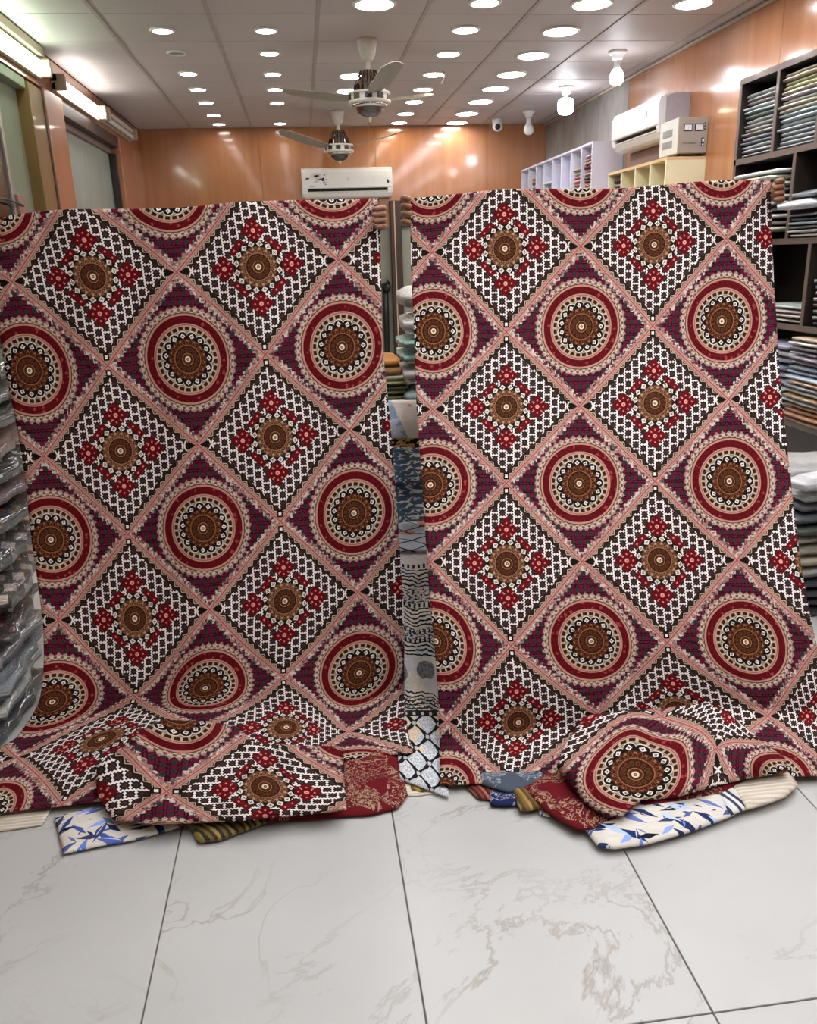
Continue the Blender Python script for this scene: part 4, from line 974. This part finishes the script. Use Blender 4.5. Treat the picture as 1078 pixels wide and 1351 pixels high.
G = 'sheets lying under the foot of the left cloth'
sheet('bedsheet', 'cream ribbed sheet edge under the far left corner of the left cloth', [(-30, 1050), (30, 1050), (75, 1055)], [(-30, 1100), (20, 1094), (56, 1088)], M_RIB, .006, None, n=16, k=8, group=G)
sheet('bedsheet', 'white sheet with blue leaves poking out under the left cloth', [(72, 1078), (120, 1066), (170, 1066), (240, 1074)], [(84, 1127), (130, 1117), (180, 1108), (236, 1092)], M_BLUE, .010, hump(.012, .3), group=G)
sheet('bedsheet', 'black and gold striped sheet corner under the left cloth', [(242, 1080), (280, 1070), (350, 1062)], [(262, 1112), (290, 1109), (352, 1086)], M_GOLD, .010, hump(.02, .35), n=24, k=14, group=G)
sheet('bedsheet', 'maroon paisley sheet under the right foot of the left cloth', [(225, 1066), (330, 1050), (420, 1030), (455, 985), (500, 975), (522, 985)], [(228, 1090), (330, 1086), (430, 1079), (490, 1076), (525, 1067), (538, 1050)], M_MAROON, .008, hump(.012, .2, .003), group=G, n=60)
G = 'sheets lying under the foot of the right cloth'
sheet('bedsheet', 'dark maroon striped sheet edge under the left corner of the right cloth', [(600, 1015), (640, 1015), (690, 1015)], [(612, 1035), (632, 1055), (690, 1056)], M_ORG, .008, hump(.008, .3), n=20, k=10, group=G)
sheet('bedsheet', 'grey blue paisley sheet peeking out at the foot of the right cloth', [(630, 1018), (670, 1018), (720, 1016)], [(636, 1036), (672, 1047), (716, 1034)], M_GREYP, .022, hump(.012, .3), n=20, k=10, group=G)
sheet('bedsheet', 'navy sheet corner with white print at the foot of the right cloth', [(644, 1040), (664, 1042), (690, 1044)], [(648, 1063), (666, 1064), (688, 1062)], M_NAVY, .012, hump(.008, .3), n=14, k=8, group=G)
sheet('bedsheet', 'olive gold satin corner beside the maroon sheet on the right', [(674, 1034), (695, 1032), (715, 1040)], [(686, 1070), (700, 1070), (716, 1066)], M_GOLD2, .020, hump(.012, .3), n=14, k=8, group=G)
sheet('bedsheet', 'tiny blue and white leaf print corner beside the olive satin', [(706, 1058), (724, 1060)], [(713, 1075), (726, 1078)], M_BLUE, .010, None, n=8, k=6, group=G)
sheet('bedsheet', 'maroon sheet with beige flowers spread left of the round fold on the right', [(690, 1040), (720, 1020), (760, 1015), (800, 1030), (830, 1050)], [(712, 1063), (732, 1078), (762, 1096), (786, 1094), (820, 1080)], M_MAROON, .028, hump(.015, .25), group=G)
sheet('bedsheet', 'maroon sheet strip under the right foot of the right cloth', [(840, 1030), (900, 1020), (950, 1020), (1000, 1010)], [(846, 1064), (900, 1058), (950, 1048), (992, 1026)], M_MAROON, .034, hump(.01, .3), n=30, k=12, group=G)
sheet('bedsheet', 'white sheet with blue leaves fanned out under the round fold on the right', [(770, 1092), (800, 1062), (850, 1045), (900, 1035), (955, 1035)], [(790, 1118), (812, 1120), (855, 1114), (910, 1098), (968, 1076)], M_BLUE, .020, hump(.016, .3), n=60, group=G)
sheet('bedsheet', 'navy striped white sheet edge between the blue leaf sheet and the cream one', [(940, 1030), (955, 1022), (975, 1018)], [(962, 1077), (975, 1072), (990, 1066)], M_NAVYS, .024, hump(.012, .3), n=16, k=12, group=G)
sheet('bedsheet', 'cream ribbed sheet end under the right side of the right cloth', [(958, 1030), (985, 1016), (1015, 1010), (1040, 1016)], [(984, 1069), (1010, 1062), (1036, 1052), (1053, 1036)], M_RIB, .026, hump(.014, .3), n=24, k=14, group=G)

# folded ends of the same print, turned a quarter, lying in front of each hanging cloth
FL = TPS([(350, 1038), (220, 1045), (246, 955), (350, 1000), (298, 1042), (404, 1046), (470, 1040), (168, 985), (455, 985), (395, 985), (120, 1040), (220, 1125), (350, 1085), (455, 1090)],
         [(.5, .5), (.5, .0), (.06, .05), (.285, .5), (.5, .292), (.5, .708), (.47, .96), (.30, -.17), (.14, .90), (.12, .68), (.44, -.34), (1.0, .02), (.76, .5), (.8, .9)], 1e-4)
def hump_left(s, t, p):
    x, y = p[:, 0], p[:, 1]
    return .034 * np.clip((1 - t) / .35, 0, 1) ** .6 * np.clip(s / .3, 0, 1) ** .5 * np.clip((1 - s) / .05, 0, 1) ** .5 + .022 * np.exp(-((x - 260) / 60) ** 2) * np.exp(-((t - .12) / .12) ** 2) + .006 * (1 + np.sin(x / 19 + y / 23)) + .004 * np.sin(x / 8 - y / 17)
sheet('printed_cloth_fold', 'folded end of medallion cloth lying in front of the left hanging cloth', [(128, 1010), (165, 985), (188, 963), (215, 950), (270, 952), (312, 958), (335, 980), (395, 984), (452, 985)],
      [(128, 1046), (150, 1082), (200, 1088), (250, 1086), (330, 1082), (360, 1078), (400, 1075), (430, 1072), (457, 1068)], M_CLOTH, .05, hump_left, FL, 90, 44, 'cloth', 'folded ends of printed cloth')
FRP = TPS([(838, 1023), (945, 988), (872, 946), (705, 972), (735, 1018), (782, 948), (772, 1030), (838, 962), (912, 1025), (838, 1070), (1010, 1000), (950, 940), (1000, 960)],
          [(0.0, 1.0), (0.0, 1.5), (-.5, 1.0), (-.5, .5), (-.12, .58), (-.48, .72), (0.02, .75), (-.25, .98), (.06, 1.27), (.25, .98), (-.14, 1.82), (-.3, 1.42), (-.4, 1.7)], 1e-4)
def hump_right(s, t, p):
    x, y = p[:, 0], p[:, 1]
    return .042 * np.clip((1 - t) / .4, 0, 1) ** .6 * np.clip(s / .12, 0, 1) ** .5 * np.clip((1 - s) / .12, 0, 1) ** .5 + .006 * (1 + np.sin(x / 21 - y / 19)) + .02 * np.exp(-((t - .15) / .15) ** 2) * np.exp(-((x - 790) / 70) ** 2) + .004 * np.sin(x / 9 + y / 15)
sheet('printed_cloth_fold', 'folded end of medallion cloth with a big circle, in front of the right hanging cloth', [(735, 1012), (745, 985), (770, 945), (815, 938), (870, 935), (935, 928), (965, 945), (1000, 975), (1035, 1000)],
      [(742, 1022), (772, 1060), (800, 1078), (822, 1076), (845, 1056), (890, 1052), (925, 1042), (980, 1028), (1040, 1018)], M_CLOTH, .052, hump_right, FRP, 90, 44, 'cloth', 'folded ends of printed cloth')

# ------------------------------------------------------------------ sheets draped in the gap
def uvm(fn, name, rough=.85):
    M = Mat(name, rough=rough, spec=.15); u, v = M.uv(); M.base(fn(M, u, v)); M.bump(M.noise(M.vec, 5.0, 3), .4, .01); return M.m
def f_leaf(M, u, v):
    n = M.noise(M.comb(u * 7.0, v * 8.0, 0.0), 1.5, 3, .5, .9); n2 = M.noise(M.comb(u * 4.0, v * 10.0, 3.0), 2.0, 2)
    c = M.mix(n2, (58, 80, 98), (92, 116, 134)); c = M.mix(n > .55, c, (228, 230, 226)); return M.mix((n > .565) & (n2 > .62), c, (226, 214, 196))
def f_pink(M, u, v):
    n = M.noise(M.comb(u, v, 0.0), 4.0, 3); c = M.mix(n, (232, 222, 206), (240, 232, 222)); c = M.mix(M.noise(M.comb(u, v, 5.0), 5.0, 2) > .6, c, (220, 170, 156))
    return M.mix(u < (.34 + v * .2), c, M.mix(n > .5, (150, 172, 196), (196, 206, 216)))
def f_gold(M, u, v):
    n = M.noise(M.comb(u * 3.0, v, 0.0), 4.0, 4); c = M.mix(n > .5, (40, 34, 24), (206, 176, 96)); return M.mix(n > .6, c, (226, 130, 96))
def f_lines(M, u, v):
    n = M.noise(M.comb(u, v, 0.0), 2.0, 2); q = (u * 2.2 + v * 3.0 + n * .9).fr(); q2 = (u * 2.0 - v * 3.2 + n).fr()
    c = M.mix(n > .56, (196, 206, 214), (214, 150, 130)); return M.mix((abs(q - .5) < .05) | (abs(q2 - .5) < .04), c, (36, 36, 42))
def f_wavy(M, u, v):
    n = M.noise(M.comb(u * 3.0, v * 5.0, 0.0), 1.6, 3); z = v * 1.0 + (n - .5) * .07 + (u * 11.0).sin() * .012 - u * .06
    tone = M.noise(M.comb(u * 1.5, v * 6.0, 2.0), 2.0, 2); fine = M.noise(M.comb(u * 8.0, v * 34.0, 0.0), 3.0, 4)
    c = M.mix((tone - .3) * 2.4, (232, 214, 192), (186, 192, 202)); c = M.mix((fine - .3) * 1.3, c, (160, 164, 170))
    for a, b in ((.10, .20), (.32, .44), (.52, .62), (.82, .93)): c = M.mix(z.within(a, b) & (abs((z * 44.0).fr() - .5) < .20), c, (26, 25, 28))
    for a in (.07, .30, .455, .51, .94): c = M.mix(z.within(a, a + .022), c, M.mix(abs((u * 13.0).fr() - .5) > .22, (24, 24, 26), (200, 196, 190)))
    for a, b in ((.21, .30), (.44, .52), (.86, .93)): c = M.mix(z.within(a, b) & (fine > .52), c, (52, 50, 52))
    d1 = ((u - .20) * (u - .20) * .16 + (z - .72) * (z - .72)).sqrt(); d2 = ((u - .66) * (u - .66) * .16 + (z - .69) * (z - .69)).sqrt()
    return M.mix((d1 < .065) | (d2 < .06), c, M.mix((fine > .5), (92, 96, 102), (128, 130, 136)))
def f_ogee(M, u, v):
    n = M.noise(M.comb(u * 12.0, v * 12.0, 0.0), 3.0, 3); tone = M.noise(M.comb(u, v, 4.0), 2.2, 2)
    c = M.mix(n > .5, (176, 184, 196), (220, 224, 228)); c = M.mix((tone > .52) & (v < .6), c, M.mix(n > .5, (220, 196, 168), (232, 218, 194)))
    x = u * 2.0 + .2; y = v * 3.0; p = abs((x + y).fr() - .5); q = abs((x - y).fr() - .5); wob = ((x * 12.0).sin() * .035)
    c = M.mix(((p + wob) < .085) | ((q + wob) < .085), c, (22, 22, 26)); g = (p + q) < .14; c = M.mix(g, c, (196, 196, 196))
    band = v < .075; c = M.mix(band, c, (22, 22, 24)); return M.mix(band & (abs((u * 6.0).fr() - .5) < .17) & (v > .02) & (v < .06), c, (206, 204, 200))
nor = lambda p: 0.004 * np.sin(p[:, 0] / 7.0 + p[:, 1] / 19.0) + .006 * np.sin(p[:, 1] / 11.0 + p[:, 0] / 23.0)
G = 'sheets draped in the gap between the cloths'
PRF = [(500, 3.30), (535, 3.262), (560, 3.235), (600, 3.215), (700, 3.12), (800, 2.90), (880, 2.70), (940, 2.56), (1045, 2.1)]
def drape(label, y0, y1, m, dy, xr=(478, 590), slant=(0, 0), z=.008, xb=None):
    xb = xb or xr
    sheet('draped_sheet', label, [(xr[0], y0 - slant[0]), ((xr[0] + xr[1]) / 2, y0), (xr[1], y0 + slant[0])], [(xb[0], y1 - slant[1]), ((xb[0] + xb[1]) / 2, y1), (xb[1], y1 + slant[1])], m, z, None, None, 24, max(10, int((y1 - y0) / 7)), 'cloth', G, (([(a, b + dy) for a, b in PRF]), nor), .006)
drape('white and pink printed sheet with a pale blue side on top of the gap drapes', 528, 578, uvm(f_pink, 'white_pink_print', .6), -.02)
drape('narrow gold and black flower print sheet under the pink one', 574, 596, uvm(f_gold, 'gold_flower_print'), -.008)
drape('dark teal sheet with white leaves hanging in the gap, upper fold', 590, 640, uvm(f_leaf, 'teal_white_leaf_print'), -.014)
drape('dark teal sheet with white leaves hanging in the gap, lower fold', 636, 692, bpy.data.materials['teal_white_leaf_print'], -.004)
drape('white sheet with black lines and a salmon patch below the teal folds', 688, 728, uvm(f_lines, 'white_black_line_print'), -.010)
drape('long grey and cream sheet with wavy black stripes in the gap', 722, 945, uvm(f_wavy, 'grey_wavy_stripe_print'), 0.0, (500, 590), (2, 4), .012, (512, 588))
drape('grey sheet with a black trellis print ending on the floor in the gap', 938, 1040, uvm(f_ogee, 'grey_black_trellis_print'), -.02, (519, 584), (0, 12), .014, (528, 592))
sheet('bedsheet', 'gold satin corner on the floor at the foot of the gap', [(538, 1022), (555, 1024), (575, 1030)], [(543, 1042), (556, 1045), (566, 1044)], M_GOLD2, .006, None, n=10, k=6, group=G)
sheet('bedsheet', 'cream sheet edge on the floor at the foot of the gap', [(520, 1030), (550, 1030), (590, 1030)], [(522, 1050), (552, 1050), (584, 1046)], M_RIB, .003, None, n=12, k=6, group=G, thick=.002)

# ------------------------------------------------------------------ the two people holding the cloths up
def skin_body(name, verts, edges, radii, m, parent=None, sub=1, root=0):
    me = bpy.data.meshes.new(name); me.from_pydata([tuple(v) for v in verts], edges, []); o = bpy.data.objects.new(name, me); C.objects.link(o)
    md = o.modifiers.new('skin', 'SKIN'); md.use_smooth_shade = True
    for i, r in enumerate(radii):
        d = me.skin_vertices[0].data[i]; d.radius = (r, r) if not isinstance(r, tuple) else r; d.use_root = (i == root)
    if sub: s = o.modifiers.new('sub', 'SUBSURF'); s.levels = sub; s.render_levels = sub
    bpy.context.view_layer.update()
    dg = bpy.context.evaluated_depsgraph_get(); me2 = bpy.data.meshes.new_from_object(o.evaluated_get(dg)); bpy.data.objects.remove(o)
    me2.name = name; me2.materials.clear(); me2.materials.append(m)
    for p in me2.polygons: p.use_smooth = True
    o = bpy.data.objects.new(name, me2); C.objects.link(o)
    if parent: o.parent = parent; 
    return o
def person(label, cx, cy, H, hands, shirt_c, trouser_c):
    """hands: (side, palm point, list of finger polylines, thumb polyline)"""
    t = thing('person', label, 'person', (cx, cy, 0)); loc = Vector((cx, cy, 0))
    V, E, Rr = [], [], []
    def add(p, r, par=None):
        V.append(Vector(p) - loc); Rr.append(r)
        if par is not None: E.append((par, len(V) - 1))
        return len(V) - 1
    hip = H * .53; sh = H * .815
    pel = add((cx, cy, hip), .115); sp = add((cx, cy, H * .63), .10, pel); ch = add((cx, cy, H * .74), .115, sp); nk = add((cx, cy, H * .845), .05, ch)
    hd0 = add((cx, cy - .01, H * .89), .062, nk); hd1 = add((cx, cy - .015, H * .945), .078, hd0); add((cx, cy - .01, H * .985), .05, hd1)
    for s in (-1, 1):
        k = add((cx + s * .09, cy, hip - .06), .085, pel); k2 = add((cx + s * .10, cy - .02, H * .285), .055, k); a = add((cx + s * .105, cy + .01, .09), .036, k2); f = add((cx + s * .11, cy - .06, .035), .034, a); add((cx + s * .115, cy - .14, .028), .03, f)
    arms = []
    for (s, palm, fing, thumb) in hands:
        palm = Vector(palm); s0 = Vector((cx + s * .175, cy, sh)); el = (s0 + palm) / 2 + Vector((s * .02, .05, -.07)); wr = palm + (el - palm).normalized() * .085
        a = add(s0, .055, ch); b_ = add(el, .042, a); c_ = add(wr, .027, b_); p_ = add(palm, (.030, .018), c_); arms.append((s0, el, wr))
        for fl_ in fing:
            q = p_
            for i, fp in enumerate(fl_): q = add(fp, .0105 if i < len(fl_) - 1 else .0085, q)
        q = c_
        for i, fp in enumerate(thumb): q = add(fp, (.013, .011, .009)[min(i, 2)], q)
    skin_body('body', V, E, Rr, M_SKIN, t)
    # clothes and hair
    V, E, Rr = [], [], []
    pel = add((cx, cy, hip - .12), .15); sp = add((cx, cy, H * .63), .125, pel); ch = add((cx, cy, H * .75), .14, sp); add((cx, cy, H * .825), .065, ch)
    for (s0, el, wr) in arms: a = add(s0, .072, ch); b_ = add(el, .058, a); add(el + (wr - el) * .72, .045, b_)
    skin_body('shirt', V, E, Rr, plain('shirt_' + str(round(cx, 1)), shirt_c, .85), t)
    V, E, Rr = [], [], []
    pel = add((cx, cy, hip), .125)
    for s in (-1, 1): k = add((cx + s * .09, cy, hip - .06), .10, pel); k2 = add((cx + s * .10, cy - .02, H * .285), .075, k); add((cx + s * .105, cy + .01, .11), .065, k2)
    skin_body('trousers', V, E, Rr, plain('trousers_' + str(round(cx, 1)), trouser_c, .85), t)
    b = BM(); bmesh.ops.create_uvsphere(b, u_segments=18, v_segments=12, radius=1.0)
    for v in b.verts: v.co = Vector((v.co.x * .088, v.co.y * .098 + .015, v.co.z * .085))
    bmesh.ops.delete(b, geom=[v for v in b.verts if v.co.z < .0 and v.co.y < .03], context='VERTS'); b.transform(Matrix.Translation((cx, cy - .005, H * .945))); obj('hair', b, M_BLACK, t, True)
    for s in (-1, 1):
        b = BM(); bmesh.ops.create_uvsphere(b, u_segments=10, v_segments=8, radius=.012); b.transform(Matrix.Translation((cx + s * .031, cy - .083, H * .938))); e_ = obj('eye', b, M_METER, t, True)
        b = BM(); bmesh.ops.create_uvsphere(b, u_segments=8, v_segments=6, radius=.0065); b.transform(Matrix.Translation((cx + s * .031, cy - .0905, H * .938))); obj('iris', b, M_BLACK, e_, True)
    b = BM(); tube(b, [(cx, cy - .078, H * .945), (cx, cy - .104, H * .918), (cx, cy - .085, H * .912)], [.007, .013, .008], 8); obj('nose', b, M_SKIN, t, True)
    b = BM(); tube(b, [(cx - .024, cy - .074, H * .893), (cx, cy - .085, H * .893), (cx + .024, cy - .074, H * .893)], [.004, .008, .004], 8); obj('mouth', b, plain('lips_' + str(round(cx, 1)), (120, 66, 56), .5), t, True)
    return t
P3 = lambda x, y, Y: onY(x, y, Y)
def grip(xe, ys, side, back, out, front, lenpx):
    """four fingers closing round a cloth edge at pixel xe; side=+1 when the hand comes from beyond the right edge"""
    F = []
    for i, y in enumerate(ys):
        F.append([P3(xe + side * out * .3, y + 3, back), P3(xe + side * out, y, back - .025), P3(xe + side * out * .75, y - 1, front - .005), P3(xe - side * lenpx[i], y + 1, front - .018)])
    return F
# left cloth: right hand corner (visible) and left hand corner (beyond the frame)
palmA = P3(494, 290, 3.01); FA = grip(500, (275, 283, 291, 299), 1, 2.995, 7, 2.915, (8, 10, 9, 6)); TA = [P3(498, 274, 3.0), P3(490, 272, 2.985), P3(482, 272, 2.975)]
palmB = P3(2, 305, 3.01); FB = grip(-6, (292, 300, 308, 316), -1, 2.995, 7, 2.90, (8, 9, 9, 7)); TB = [P3(0, 296, 3.0), P3(8, 293, 2.985), P3(15, 294, 2.975)]
person('person hidden behind the left cloth, brown fingers gripping its top right corner', -.37, 3.24, 1.62, [(1, palmA, FA, TA), (-1, palmB, FB, TB)], (70, 74, 84), (60, 58, 56))
palmC = P3(546, 286, 3.01); FC = grip(540, (262, 272, 282, 293), -1, 2.995, 9, 2.915, (3, 4, 4, 3)); TC = [P3(544, 270, 3.0), P3(550, 264, 2.985), P3(558, 263, 2.975)]
palmD = P3(1018, 252, 3.01); FD = grip(1023, (239, 247, 255, 263), 1, 2.995, 10, 2.915, (1, 2, 2, 2)); TD = [P3(1016, 244, 3.0), P3(1008, 243, 2.985), P3(1000, 244, 2.975)]
person('person hidden behind the right cloth, fingers showing at its two top corners', 1.06, 3.24, 1.62, [(-1, palmC, FC, TC), (1, palmD, FD, TD)], (84, 40, 36), (50, 50, 54))
